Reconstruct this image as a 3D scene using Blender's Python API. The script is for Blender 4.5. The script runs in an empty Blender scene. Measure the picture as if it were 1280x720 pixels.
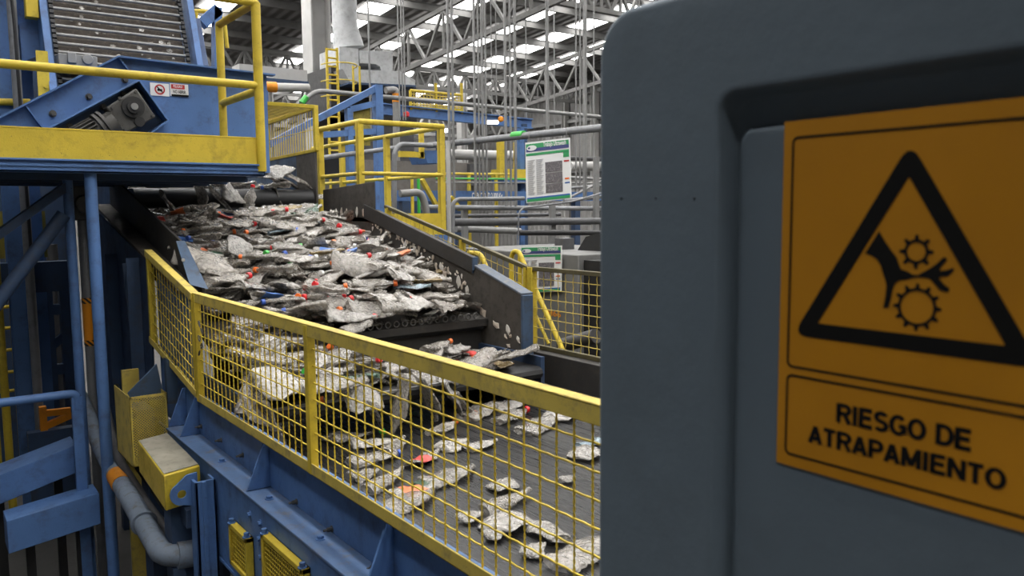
import bpy, bmesh, math, random
from mathutils import Vector, Matrix, noise, Euler
random.seed(7)
C = bpy.context.scene.collection
PI = math.pi
H = 2.6                                   # the lens stands 2.6 m above the hall floor
# camera axes (columns right, up, back) recovered from the photo's vanishing points
CX, CY, F = 640.0, 360.0, 1000.79
RW = Matrix(((0.79947941, 0.06562891, -0.59709758),
             (-0.60063263, 0.07318967, -0.79616814),
             (-0.00855027, 0.99515633, 0.0979325)))


def at(px, py, x=None, y=None, z=None):
    d = RW @ Vector((px - CX, CY - py, -F))
    if x is not None: k = x / d.x
    elif y is not None: k = y / d.y
    else: k = (z - H) / d.z
    return Vector((d.x * k, d.y * k, d.z * k + H))


# ------------------------------------------------------------------ mesh builder
class MB:
    def __init__(s): s.v = []; s.f = []; s.m = []; s.mi = 0
    def add(s, vs, fs):
        b = len(s.v); s.v += [Vector(p) for p in vs]
        for f in fs: s.f.append([b + i for i in f]); s.m.append(s.mi)
        return s
    def hexa(s, p):                        # 4 bottom + 4 top corners
        return s.add(p, [(3, 2, 1, 0), (4, 5, 6, 7), (0, 1, 5, 4), (1, 2, 6, 5), (2, 3, 7, 6), (3, 0, 4, 7)])
    def box(s, x0, x1, y0, y1, z0, z1):
        return s.hexa([(x0, y0, z0), (x1, y0, z0), (x1, y1, z0), (x0, y1, z0), (x0, y0, z1), (x1, y0, z1), (x1, y1, z1), (x0, y1, z1)])
    def prism(s, poly, ext):
        n = len(poly); ext = Vector(ext); a = [Vector(p) for p in poly]
        return s.add(a + [p + ext for p in a], [tuple(range(n - 1, -1, -1)), tuple(range(n, 2 * n))] + [(i, (i + 1) % n, n + (i + 1) % n, n + i) for i in range(n)])
    def bar(s, p0, p1, w, h, up=(0, 0, 1)):
        p0 = Vector(p0); p1 = Vector(p1); d = (p1 - p0).normalized(); u = Vector(up)
        sd = d.cross(u)
        if sd.length < 1e-4: sd = d.cross(Vector((1, 0, 0)))
        sd.normalize(); u = sd.cross(d)
        a, b = sd * w / 2, u * h / 2
        return s.hexa([p0 - a - b, p0 + a - b, p1 + a - b, p1 - a - b, p0 - a + b, p0 + a + b, p1 + a + b, p1 - a + b])
    def ibeam(s, p0, p1, w, h, t=.014, up=(0, 0, 1)):
        p0 = Vector(p0); p1 = Vector(p1); d = (p1 - p0).normalized(); u = Vector(up)
        sd = d.cross(u).normalized(); u = sd.cross(d)
        for sg in (-1, 1): s.bar(p0 + u * sg * (h - t) / 2, p1 + u * sg * (h - t) / 2, w, t, up)
        return s.bar(p0, p1, t, h - 2 * t, up)
    def tube(s, path, r, n=10, caps=True, rs=None):
        path = [Vector(p) for p in path]; k = len(path); vs = []; prev = None
        for i, p in enumerate(path):
            d = (path[min(i + 1, k - 1)] - path[max(i - 1, 0)]).normalized()
            if prev is None:
                a = d.cross(Vector((0, 0, 1)))
                if a.length < 1e-3: a = d.cross(Vector((1, 0, 0)))
            else:
                a = prev - d * prev.dot(d)
            a.normalize(); prev = a; b = d.cross(a); rr = rs[i] if rs else r
            vs += [p + (a * math.cos(2 * PI * j / n) + b * math.sin(2 * PI * j / n)) * rr for j in range(n)]
        fs = [(i * n + j, i * n + (j + 1) % n, (i + 1) * n + (j + 1) % n, (i + 1) * n + j) for i in range(k - 1) for j in range(n)]
        if caps: fs += [tuple(range(n - 1, -1, -1)), tuple(range((k - 1) * n, k * n))]
        return s.add(vs, fs)
    def cyl(s, p0, p1, r, n=14): return s.tube([p0, p1], r, n)
    def loft(s, rings, caps=True):
        n = len(rings[0]); vs = [p for r in rings for p in r]
        fs = [(i * n + j, i * n + (j + 1) % n, (i + 1) * n + (j + 1) % n, (i + 1) * n + j) for i in range(len(rings) - 1) for j in range(n)]
        if caps: fs += [tuple(range(n - 1, -1, -1)), tuple(range((len(rings) - 1) * n, len(rings) * n))]
        return s.add(vs, fs)
    def bolt(s, p, ax, r=.011, h=.012):
        p = Vector(p); ax = Vector(ax).normalized()
        s.cyl(p - ax * .002, p + ax * .003, r * 1.5, 10); return s.cyl(p + ax * .003, p + ax * h, r, 6)
    def mesh(s, name, org=(0, 0, 0)):
        me = bpy.data.meshes.new(name); o = Vector(org)
        me.from_pydata([v - o for v in s.v], [], s.f); me.update()
        bm = bmesh.new(); bm.from_mesh(me); bmesh.ops.recalc_face_normals(bm, faces=bm.faces); bm.to_mesh(me); bm.free()
        return me
    def build(s, name, mat, parent=None, org=None, smooth=None, bevel=0, angle=40):
        if parent is not None:
            r = parent
            while r.parent: r = r.parent
            org = r.location
        elif org is None:
            xs = [v.x for v in s.v]; ys = [v.y for v in s.v]; org = ((min(xs) + max(xs)) / 2, (min(ys) + max(ys)) / 2, min(v.z for v in s.v))
        me = s.mesh(name, org)
        mats = mat if isinstance(mat, (list, tuple)) else [mat]
        for m in mats: me.materials.append(m)
        if len(mats) > 1:
            for p, i in zip(me.polygons, s.m): p.material_index = i
        o = bpy.data.objects.new(name, me); C.objects.link(o)
        if parent is not None: o.parent = parent
        else: o.location = org
        if bevel:
            b = o.modifiers.new('bevel', 'BEVEL'); b.width = bevel; b.segments = 2; b.limit_method = 'ANGLE'; b.angle_limit = math.radians(35)
            b.harden_normals = False
        if smooth is not False:
            me.set_sharp_from_angle(angle=math.radians(angle))
        else:
            for p in me.polygons: p.use_smooth = False
        return o


def thing(name, label, cat, loc=(0, 0, 0), group=None):
    o = bpy.data.objects.new(name, None); C.objects.link(o); o.location = loc; o.empty_display_size = .1
    o['label'] = label; o['category'] = cat
    if group: o['group'] = group
    return o


def tag(o, label, cat, group=None, kind=None):
    o['label'] = label; o['category'] = cat
    if group: o['group'] = group
    if kind: o['kind'] = kind
    return o


def struct(o, label=None, cat=None):
    o['kind'] = 'structure'
    if label: o['label'] = label
    if cat: o['category'] = cat
    return o


def arc(c, u, v, r, a0, a1, n=8):
    c = Vector(c); u = Vector(u); v = Vector(v)
    return [c + (u * math.cos(a0 + (a1 - a0) * i / n) + v * math.sin(a0 + (a1 - a0) * i / n)) * r for i in range(n + 1)]


def fillet(pts, r, n=6):                  # round the corners of a polyline
    pts = [Vector(p) for p in pts]; out = [pts[0]]
    for a, b, c in zip(pts, pts[1:], pts[2:]):
        d0 = (a - b).normalized(); d1 = (c - b).normalized(); rr = min(r, (a - b).length * .45, (c - b).length * .45)
        p, q = b + d0 * rr, b + d1 * rr
        for i in range(n + 1):
            t = i / n; out.append((p * (1 - t) ** 2) + b * 2 * t * (1 - t) + q * t * t)
    return out + [pts[-1]]


# ------------------------------------------------------------------ materials
def nt(name):
    m = bpy.data.materials.new(name); m.use_nodes = True; n = m.node_tree
    return m, n, n.nodes['Principled BSDF']


def L(n, a, b): n.links.new(a, b)


def ramp(n, fac, stops):
    r = n.nodes.new('ShaderNodeValToRGB'); L(n, fac, r.inputs[0])
    e = r.color_ramp.elements
    while len(e) < len(stops): e.new(.5)
    for el, (p, c) in zip(e, stops): el.position = p; el.color = (c[0], c[1], c[2], 1) if not isinstance(c, (int, float)) else (c, c, c, 1)
    return r


def noise_tex(n, scale, detail=4, rough=.6, vec=None, stretch=None):
    t = n.nodes.new('ShaderNodeTexNoise'); t.inputs['Scale'].default_value = scale; t.inputs['Detail'].default_value = detail; t.inputs['Roughness'].default_value = rough
    if vec is None:
        tc = n.nodes.new('ShaderNodeTexCoord'); vec = tc.outputs['Object']
    if stretch:
        mp = n.nodes.new('ShaderNodeMapping'); mp.inputs['Scale'].default_value = stretch; L(n, vec, mp.inputs[0]); vec = mp.outputs[0]
    L(n, vec, t.inputs['Vector']); return t


def mixc(n, fac, a, b):
    m = n.nodes.new('ShaderNodeMix'); m.data_type = 'RGBA'
    if isinstance(fac, (int, float)): m.inputs[0].default_value = fac
    else: L(n, fac, m.inputs[0])
    for sock, v in ((m.inputs[6], a), (m.inputs[7], b)):
        if isinstance(v, tuple): sock.default_value = (*v[:3], 1)
        else: L(n, v, sock)
    return m.outputs[2]


def paint(name, col, rough=.45, dirt=.35, dirtcol=(.05, .045, .038), metal=0, scale=3, chips=.0, bump=.08, spec=.4):
    m, n, b = nt(name)
    v = noise_tex(n, scale * .7, 3)
    c = mixc(n, ramp(n, v.outputs[0], [(.35, 0), (.7, 1)]).outputs[0], tuple(x * .84 for x in col), tuple(min(1, x * 1.1) for x in col))
    g = noise_tex(n, scale * 2.3, 8, .7)
    gr = ramp(n, g.outputs[0], [(.5, 0), (.72, dirt)])
    c = mixc(n, gr.outputs[0], c, dirtcol)
    if chips:
        k = noise_tex(n, scale * 22, 5, .7)
        kr = ramp(n, k.outputs[0], [(.66, 0), (.69, chips)])
        c = mixc(n, kr.outputs[0], c, (.035, .03, .025))
    L(n, c, b.inputs['Base Color'])
    rr = ramp(n, g.outputs[0], [(.3, rough), (.8, min(1, rough + .3))]); L(n, rr.outputs[0], b.inputs['Roughness'])
    b.inputs['Metallic'].default_value = metal; b.inputs['Specular IOR Level'].default_value = spec
    if bump:
        bp = n.nodes.new('ShaderNodeBump'); bp.inputs['Strength'].default_value = bump; bp.inputs['Distance'].default_value = .01
        L(n, noise_tex(n, scale * 30, 3).outputs[0], bp.inputs['Height']); L(n, bp.outputs[0], b.inputs['Normal'])
    return m


def plain(name, col, rough=.5, metal=0, spec=.5, emit=0):
    m, n, b = nt(name)
    b.inputs['Base Color'].default_value = (*col, 1); b.inputs['Roughness'].default_value = rough
    b.inputs['Metallic'].default_value = metal; b.inputs['Specular IOR Level'].default_value = spec
    if emit: b.inputs['Emission Color'].default_value = (*col, 1); b.inputs['Emission Strength'].default_value = emit
    return m


BLUE = paint('blue_paint', (.082, .172, .385), .40, .6, scale=3, chips=.5)
BLUED = paint('blue_paint_dusty', (.085, .15, .29), .55, .85, (.15, .135, .115), scale=5, chips=.7)
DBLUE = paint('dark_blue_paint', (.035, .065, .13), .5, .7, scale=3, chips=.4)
YEL = paint('yellow_paint', (.60, .445, .040), .4, .45, (.07, .05, .02), scale=4, chips=.8)
YELD = paint('yellow_paint_dusty', (.58, .445, .09), .55, .7, (.16, .14, .10), scale=6, chips=.8)
BLACKST = paint('black_stained_steel', (.038, .035, .032), .55, .5, (.09, .075, .058), scale=6, bump=.25)
DIRTST = paint('dirt_caked_steel', (.075, .066, .056), .65, .8, (.03, .027, .024), scale=7, chips=.9, bump=.3)
RUST = paint('grimy_steel', (.12, .115, .11), .5, .6, metal=.4, scale=8)
GALV = paint('galvanised_steel', (.25, .25, .248), .42, .35, (.2, .19, .18), metal=.35, scale=4)
PIPEG = paint('grey_pipe_paint', (.22, .225, .235), .4, .4, metal=.25, scale=4)
DPIPE = paint('dark_pipe_paint', (.10, .10, .105), .4, .4, metal=.25, scale=4)
WHITE = paint('white_paint', (.42, .415, .405), .5, .3, (.3, .28, .25), scale=1.5)
CONC = paint('dirty_concrete', (.075, .072, .068), .75, .7, (.05, .047, .043), scale=1.2, bump=.3)
RUBBER = paint('black_rubber', (.018, .018, .019), .42, .4, (.05, .047, .044), scale=5, bump=.15)
ORANGE = paint('orange_paint', (.70, .25, .01), .45, .3, scale=5)
GREEN = plain('green_print', (.03, .28, .10), .5)
CASTIRON = paint('cast_grey_iron', (.085, .083, .08), .5, .6, (.05, .04, .03), metal=.3, scale=12)
FINBLACK = plain('black_print', (.004, .004, .004), .7, spec=.2)
REDP = plain('red_print', (.5, .02, .02), .5)
WHITEP = plain('white_print', (.75, .75, .75), .45)
BLUEP = plain('blue_print', (.03, .11, .35), .5)
NAVY = plain('navy_print', (.05, .06, .2), .5)
SKYL = plain('skylight_sheet', (1, .985, .96), .5, emit=11.0)
ROOFM = paint('roof_sheet', (.11, .104, .098), .6, .4, scale=1)
WALLM = paint('wall_sheet', (.24, .235, .228), .6, .3, scale=1)
STEELG = paint('grey_roof_steel', (.13, .128, .124), .5, .3, scale=2)


def corrugate(mat, axis, freq):
    n = mat.node_tree; b = n.nodes['Principled BSDF']
    tc = n.nodes.new('ShaderNodeTexCoord'); w = n.nodes.new('ShaderNodeTexWave'); w.bands_direction = axis; w.inputs['Scale'].default_value = freq
    L(n, tc.outputs['Object'], w.inputs[0]); bp = n.nodes.new('ShaderNodeBump'); bp.inputs['Strength'].default_value = .9; bp.inputs['Distance'].default_value = .05
    L(n, w.outputs['Fac'], bp.inputs['Height']); L(n, bp.outputs[0], b.inputs['Normal'])


corrugate(WALLM, 'Y', 1.2); corrugate(ROOFM, 'X', 1.2)


def belt_mat():
    m, n, b = nt('moving_belt_rubber')
    s = noise_tex(n, 6, 6, .7, stretch=(16, .4, 1)); b.inputs['Specular IOR Level'].default_value = .35
    c = ramp(n, s.outputs[0], [(.44, (.008, .008, .009)), (.6, (.017, .0165, .016)), (.74, (.075, .07, .066))])
    L(n, c.outputs[0], b.inputs['Base Color'])
    r = ramp(n, s.outputs[0], [(.3, .16), (.75, .5)]); L(n, r.outputs[0], b.inputs['Roughness'])
    bp = n.nodes.new('ShaderNodeBump'); bp.inputs['Strength'].default_value = .25; bp.inputs['Distance'].default_value = .01
    L(n, s.outputs[0], bp.inputs['Height']); L(n, bp.outputs[0], b.inputs['Normal'])
    return m


BELT = belt_mat()


def pet(name, col, alpha=.86, rough=.2, trans=.3, sc=46):
    m, n, b = nt(name)
    oi = n.nodes.new('ShaderNodeObjectInfo')
    v = noise_tex(n, 26, 5, .7)
    c = mixc(n, ramp(n, v.outputs[0], [(.34, 0), (.66, 1)]).outputs[0], tuple(x * .58 for x in col), tuple(min(.9, x * 1.3) for x in col))  # fine light and dark mottle painted in to read as glints
    hv = n.nodes.new('ShaderNodeHueSaturation'); L(n, c, hv.inputs['Color'])
    mr = n.nodes.new('ShaderNodeMapRange'); mr.inputs[3].default_value = .82; mr.inputs[4].default_value = 1.18; L(n, oi.outputs['Random'], mr.inputs[0]); L(n, mr.outputs[0], hv.inputs['Value'])
    L(n, hv.outputs[0], b.inputs['Base Color'])
    b.inputs['Roughness'].default_value = rough; b.inputs['Transmission Weight'].default_value = trans; b.inputs['Alpha'].default_value = alpha
    b.inputs['Specular IOR Level'].default_value = .7; b.inputs['IOR'].default_value = 1.35
    bp = n.nodes.new('ShaderNodeBump'); b.inputs['Coat Weight'].default_value = .7; b.inputs['Coat Roughness'].default_value = .07
    bp.inputs['Strength'].default_value = .85; bp.inputs['Distance'].default_value = .012
    vt = n.nodes.new('ShaderNodeTexVoronoi'); vt.feature = 'DISTANCE_TO_EDGE'; vt.inputs['Scale'].default_value = sc
    tc = n.nodes.new('ShaderNodeTexCoord'); L(n, tc.outputs['Object'], vt.inputs['Vector'])
    nz = noise_tex(n, 70, 3, .6, vec=tc.outputs['Object']); ad = n.nodes.new('ShaderNodeMath'); ad.operation = 'MULTIPLY_ADD'; L(n, nz.outputs[0], ad.inputs[0]); ad.inputs[1].default_value = .35; L(n, vt.outputs[0], ad.inputs[2])
    L(n, ad.outputs[0], bp.inputs['Height']); L(n, bp.outputs[0], b.inputs['Normal']); L(n, bp.outputs[0], b.inputs['Coat Normal'])
    return m


PET = pet('clear_plastic', (.40, .368, .325), .74, .13, .25)
PETW = pet('whitish_plastic', (.42, .395, .36), .9, .22, .15)
PETB = pet('bluish_plastic', (.30, .40, .46), .88)
PETG = pet('green_plastic', (.03, .12, .06), .9)
PETY = pet('brownish_plastic', (.38, .28, .13), .9)
PETM = pet('grey_film_plastic', (.26, .232, .20), .85, .2, .2)
CAPM = {'red': plain('red_cap', (.62, .015, .02), .35), 'blue': plain('blue_cap', (.03, .09, .42), .35), 'orange': plain('orange_cap', (.75, .15, .02), .35),
        'green': plain('green_cap', (.05, .42, .06), .35), 'white': plain('white_cap', (.7, .7, .68), .35), 'black': plain('black_cap', (.015, .015, .016), .35)}
LABM = {'red': plain('red_wrap', (.5, .05, .04), .45), 'orange': plain('orange_wrap', (.65, .16, .05), .45), 'blue': plain('blue_wrap', (.06, .16, .45), .45), 'white': plain('white_wrap', (.68, .68, .66), .45)}


# ------------------------------------------------------------------ text
def text(s, w=None, h=1.0, bold=.02, o=(0, 0, 0), u=(1, 0, 0), v=(0, 0, 1), align='CENTER', nrm=.0):
    cu = bpy.data.curves.new('txt', 'FONT'); cu.body = s; cu.size = 1; cu.offset = bold; cu.align_x = 'LEFT'; cu.resolution_u = 3
    ob = bpy.data.objects.new('txt', cu); C.objects.link(ob)
    dg = bpy.context.evaluated_depsgraph_get(); me = bpy.data.meshes.new_from_object(ob.evaluated_get(dg))
    xs = [p.co.x for p in me.vertices]; ys = [p.co.y for p in me.vertices]; x0, x1, y0, y1 = min(xs), max(xs), 0, .73
    sy = h / (y1 - y0); sx = w / (x1 - x0) if w else sy
    off = {'CENTER': (x0 + x1) / 2, 'LEFT': x0}[align]
    o = Vector(o); u = Vector(u).normalized(); v = Vector(v).normalized(); nn = u.cross(v)
    mb = MB(); mb.add([o + u * (p.co.x - off) * sx + v * p.co.y * sy + nn * nrm for p in me.vertices], [tuple(p.vertices) for p in me.polygons])
    bpy.data.objects.remove(ob); bpy.data.meshes.remove(me); bpy.data.curves.remove(cu)
    return mb


def mesh_fill(mb, a, b, c, d, nu, nv, r=.0024, wav=.003, nn=5, twist=0):
    """wire mesh over the quad a-b (bottom) c-d (top, d above a): nu crimped uprights, nv crimped rows"""
    a, b, c, d = map(Vector, (a, b, c, d)); nrm = (b - a).cross(d - a).normalized()
    def pt(u, v): return (a * (1 - u) + b * u) * (1 - v) + (d * (1 - u) + c * u) * v
    for i in range(1, nu):
        if twist:
            e1 = (b - a).normalized(); n0 = max(8, int((d - a).length / twist * 6))
            for ph in (0, PI):
                mb.tube([pt(i / nu, j / n0) + (e1 * math.cos(ph + j * PI / 3) + nrm * math.sin(ph + j * PI / 3)) * r * .62 for j in range(n0 + 1)], r * .62, 4, False)
            continue
        k = nv * 2; mb.tube([pt(i / nu, j / k) + nrm * wav * (1 if (j + i) % 2 else -1) for j in range(k + 1)], r, nn, False)
    for j in range(1, nv):
        k = nu * 2; mb.tube([pt(i / k, j / nv) + nrm * wav * (1 if (j + i) % 2 else -1) for i in range(k + 1)], r, nn, False)
    return mb


def rr_loop(y0, y1, z0, z1, r, x, n=8):
    out = []
    for (cy, cz, a) in ((y1 - r, z1 - r, 0), (y0 + r, z1 - r, PI / 2), (y0 + r, z0 + r, PI), (y1 - r, z0 + r, 1.5 * PI)):
        for i in range(n + 1):
            t = a + PI / 2 * i / n; out.append(Vector((x, cy + r * math.cos(t), cz + r * math.sin(t))))
    return out


GL = {'R': (.72, [[(.1, 0), (.1, 1)], [(.1, .91), (.42, .91)], ('a', .42, .70, .21, .21, 90, -90), [(.1, .49), (.42, .49)], [(.40, .49), (.66, 0)]]), 'I': (.28, [[(.14, 0), (.14, 1)]]),
      'E': (.66, [[(.1, 0), (.1, 1)], [(.1, .91), (.62, .91)], [(.1, .52), (.58, .52)], [(.1, .09), (.64, .09)]]), 'D': (.72, [[(.1, 0), (.1, 1)], [(.1, .91), (.34, .91)], [(.1, .09), (.34, .09)], ('a', .34, .5, .30, .41, 90, -90)]),
      'S': (.66, [('a', .33, .71, .23, .20, 25, 270), ('a', .33, .295, .24, .205, 90, -150)]), 'G': (.76, [('a', .39, .5, .30, .41, 45, 330), [(.66, .12), (.66, .48)], [(.42, .46), (.74, .46)]]),
      'O': (.78, [('a', .39, .5, .30, .41, 0, 360)]), 'A': (.74, [[(.09, 0), (.37, .96)], [(.37, .96), (.65, 0)], [(.2, .28), (.54, .28)]]), 'T': (.64, [[(.32, 0), (.32, 1)], [(.02, .91), (.62, .91)]]),
      'P': (.67, [[(.1, 0), (.1, 1)], [(.1, .91), (.38, .91)], ('a', .38, .68, .22, .23, 90, -90), [(.1, .45), (.38, .45)]]), 'M': (.86, [[(.1, 0), (.1, 1)], [(.12, .95), (.43, .1)], [(.43, .1), (.74, .95)], [(.76, 0), (.76, 1)]]),
      'N': (.74, [[(.1, 0), (.1, 1)], [(.12, .93), (.62, .07)], [(.64, 0), (.64, 1)]]), ' ': (.3, [])}
def block_text(s, w, h, o, u, v, st=.225):
    o = Vector(o); u = Vector(u); v = Vector(v); mb = MB(); gap = .055; tot = sum(GL[c][0] + gap for c in s) - gap; kx = w / tot / 1.0; x = 0
    def pt(a, b): return o + u * (x + a) * kx + v * b * h
    nrm = u.cross(v); lay = 0
    for c in s:
        for stroke in GL[c][1]:
            lay += 1; off = nrm * .00001 * (lay % 3)
            if stroke[0] == 'a':
                _, cx, cy, rx, ry, a0, a1 = stroke; n = 22; P_ = []
                for sg in (1, -1): P_.append([pt(cx + (rx + sg * st * .5) * math.cos(math.radians(a0 + (a1 - a0) * i / n)), cy + (ry + sg * st * .46) * math.sin(math.radians(a0 + (a1 - a0) * i / n))) + off for i in range(n + 1)])
                mb.add(P_[0] + P_[1], [(i, i + 1, n + 2 + i, n + 1 + i) for i in range(n)])
            else:
                (ax, ay), (bx, by) = stroke; d = Vector((bx - ax, by - ay)).normalized(); q = Vector((-d.y, d.x)) * st * .5
                mb.add([pt(ax + q.x, ay + q.y) + off, pt(bx + q.x, by + q.y) + off, pt(bx - q.x, by - q.y) + off, pt(ax - q.x, ay - q.y) + off], [(0, 1, 2, 3)])
        x += GL[c][0] + gap
    return mb


# ================================================================== THE SETTING
X0, X1, Y0, Y1 = -9.0, 18.6, -10.0, 27.0
def roofz(y): return 8.62 - .08 * y
struct(MB().box(X0, X1, Y0, Y1, -.2, 0).build('floor', CONC), 'dirty grey concrete floor of the sorting hall', 'floor')
mb = MB(); mb.hexa([(X0, Y0, roofz(Y0) + .02), (X1, Y0, roofz(Y0) + .02), (X1, Y1, roofz(Y1) + .02), (X0, Y1, roofz(Y1) + .02),
                    (X0, Y0, roofz(Y0) + .2), (X1, Y0, roofz(Y0) + .2), (X1, Y1, roofz(Y1) + .2), (X0, Y1, roofz(Y1) + .2)])
struct(mb.build('ceiling', ROOFM, org=(0, 0, 8.5)), 'corrugated grey roof sheeting', 'roof')
for nm, b in (('wall_left', (X0 - .2, X0, Y0, Y1)), ('wall_right', (X1, X1 + .2, Y0, Y1)), ('wall_back', (X0, X1, Y1, Y1 + .2)), ('wall_front', (X0, X1, Y0 - .2, Y0))):
    mb = MB(); hi = (roofz(b[2]) + .1, roofz(b[3]) + .1)
    mb.hexa([(b[0], b[2], 0), (b[1], b[2], 0), (b[1], b[3], 0), (b[0], b[3], 0), (b[0], b[2], hi[0]), (b[1], b[2], hi[0]), (b[1], b[3], hi[1]), (b[0], b[3], hi[1])])
    struct(mb.build(nm, WALLM, org=(0, 0, 0)), {'wall_left': 'grey sheet side wall behind the platform', 'wall_right': 'grey corrugated side wall beyond the pipes', 'wall_back': 'grey end wall behind the extraction hood', 'wall_front': 'grey end wall behind the lens'}[nm], 'wall')
# skylight strips: translucent sheets running down the slope between the purlins
strips = [-2.2, .3, 2.2, 3.9, 5.8, 8.95, 10.68, 12.66, 14.42, 16.3]
for i, x in enumerate(strips):
    w = .30
    mb = MB(); ys, ye = Y0 + .8, Y1 - .6
    mb.hexa([(x - w, ys, roofz(ys) - .02), (x + w, ys, roofz(ys) - .02), (x + w, ye, roofz(ye) - .02), (x - w, ye, roofz(ye) - .02),
             (x - w, ys, roofz(ys) + .01), (x + w, ys, roofz(ys) + .01), (x + w, ye, roofz(ye) + .01), (x - w, ye, roofz(ye) + .01)])
    struct(mb.build('window_%d' % (i + 1), SKYL), 'bright translucent roof skylight strip', 'skylight')
k = 0; y = -9.2
while y < Y1 - .3:
    z = roofz(y); mb = MB(); mb.ibeam((X0, y, z - .11), (X1, y, z - .11), .07, .17, .012)
    struct(mb.build('ceiling_purlin', STEELG), 'grey steel roof purlin', 'purlin'); y += 1.27
def truss(p0, p1, dep, n, mat, name):
    mb = MB(); p0 = Vector(p0); p1 = Vector(p1); dn = Vector((0, 0, -dep))
    mb.bar(p0, p1, .09, .1); mb.bar(p0 + dn, p1 + dn, .08, .1)
    for i in range(n):
        a = p0.lerp(p1, i / n); b = p0.lerp(p1, (i + 1) / n); m = a.lerp(b, .5) + dn
        mb.bar(a, m, .06, .06); mb.bar(m, b, .06, .06); mb.bar(a, a + dn, .05, .05)
    return struct(mb.build(name, mat), 'lattice steel roof truss', 'truss')
for x in (9.8, 15.3):
    truss((x, -8, roofz(-8) - .34), (x, 26.5, roofz(26.5) - .34), .95, 22, STEELG, 'ceiling_truss')
for yy in (12.6, 20.2):
    truss((4.2, yy, roofz(yy) - .4), (18.4, yy, roofz(yy) - .4), .5, 26, STEELG, 'ceiling_truss')
truss((2.0, 24.6, roofz(24.6) - .4), (18.4, 24.6, roofz(24.6) - .4), 1.0, 14, WHITE, 'ceiling_truss')
def hcol(px0, px1, py, yy, name='column', mat=None):
    a = at(px0, py, y=yy); b = at(px1, py, y=yy); w = (b - a).length; x = (a.x + b.x) / 2
    mb = MB(); mb.ibeam((x, yy, 0), (x, yy, roofz(yy)), w, w * .9, .03, (1, 0, 0))
    return struct(mb.build(name, mat or WHITE), 'white steel hall column', 'column')
hcol(384, 411, 100, 15.5); hcol(328, 338, 60, 23); hcol(573, 582, 150, 22)
for (pa, yy) in ((705, 20.5), (742, 17)):
    p = at(pa, 140, x=18.4); mb = MB(); mb.ibeam((18.45, p.y, 0), (18.45, p.y, roofz(p.y)), .2, .2, .02, (0, 1, 0)); struct(mb.build('column', WHITE), 'white steel wall column', 'column')
for z in (3.9, 5.6, 6.5):
    struct(MB().bar((18.5, Y0, z), (18.5, Y1, z), .1, .12).build('wall_girt_trim', GALV), 'horizontal wall rail', 'wall rail')
    struct(MB().bar((X0, 26.9, z), (X1, 26.9, z), .1, .12).build('wall_girt_trim', GALV), 'horizontal wall rail', 'wall rail')

# ================================================================== GREY CABINET + SIGN
XD = .62
def build_cabinet():
    yf = at(746.5, 300, x=XD).y; zt = at(812, 0, x=XD).z
    root = thing('machine_cabinet', 'large grey moulded cabinet with recessed door filling the right of the view', 'cabinet', (XD + .2, .1, 0))
    ya, zb = -.55, .02; W = yf - ya
    mb = MB()
    rings = [rr_loop(ya + e, yf - e, zb + e, zt - e, max(.05 - e, .01), x) for (e, x) in ((.0, XD + .55), (0, XD + .010), (.0012, XD + .005), (.004, XD + .0014), (.0075, XD + .0002), (.010, XD), (.03, XD))]
    # inner recess: frame lip, sloping wall, groove floor
    i0 = at(893, 300, x=XD); zt1 = at(895, 115, x=XD).z; y1 = i0.y
    def inner(e, x, r=.022): return rr_loop(ya + .12 + e, y1 - e, .3 + e, zt1 - e, max(r - e * .5, .006), x)
    rings += [inner(-.004, XD), inner(0, XD), inner(.0015, XD + .0008), inner(.0028, XD + .003), inner(.006, XD + .018), inner(.008, XD + .0212), inner(.010, XD + .022), inner(.012, XD + .022)]
    i2 = at(924, 300, x=XD + .02); zt2 = at(927, 160, x=XD + .02).z
    e2 = y1 - i2.y; et = zt1 - zt2
    def inn2(e, x): return rr_loop(ya + .12 + e2 + e, y1 - e2 - e, .36 + e, zt1 - et - e, .014, x)
    rings += [inn2(-.002, XD + .022), inn2(0, XD + .022), inn2(.001, XD + .020), inn2(.0025, XD + .0165), inn2(.0045, XD + .0148), inn2(.007, XD + .0145), inn2(.012, XD + .0145)]
    mb.loft(rings)
    m = paint('grey_moulded_plastic', (.122, .160, .197), .42, .25, (.07, .085, .10), scale=2.2, bump=.05, spec=.35)
    mb.build('shell', m, root, angle=60)
    fl = MB()
    for px in (777, 820, 868): q = at(px, 248, x=XD); fl.cyl(q + Vector((.001, 0, 0)), q - Vector((.0006, 0, 0)), .0011, 8)
    q = at(1076, 92, x=XD); 
    fl.build('rivet', FINBLACK, root)
build_cabinet()

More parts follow.
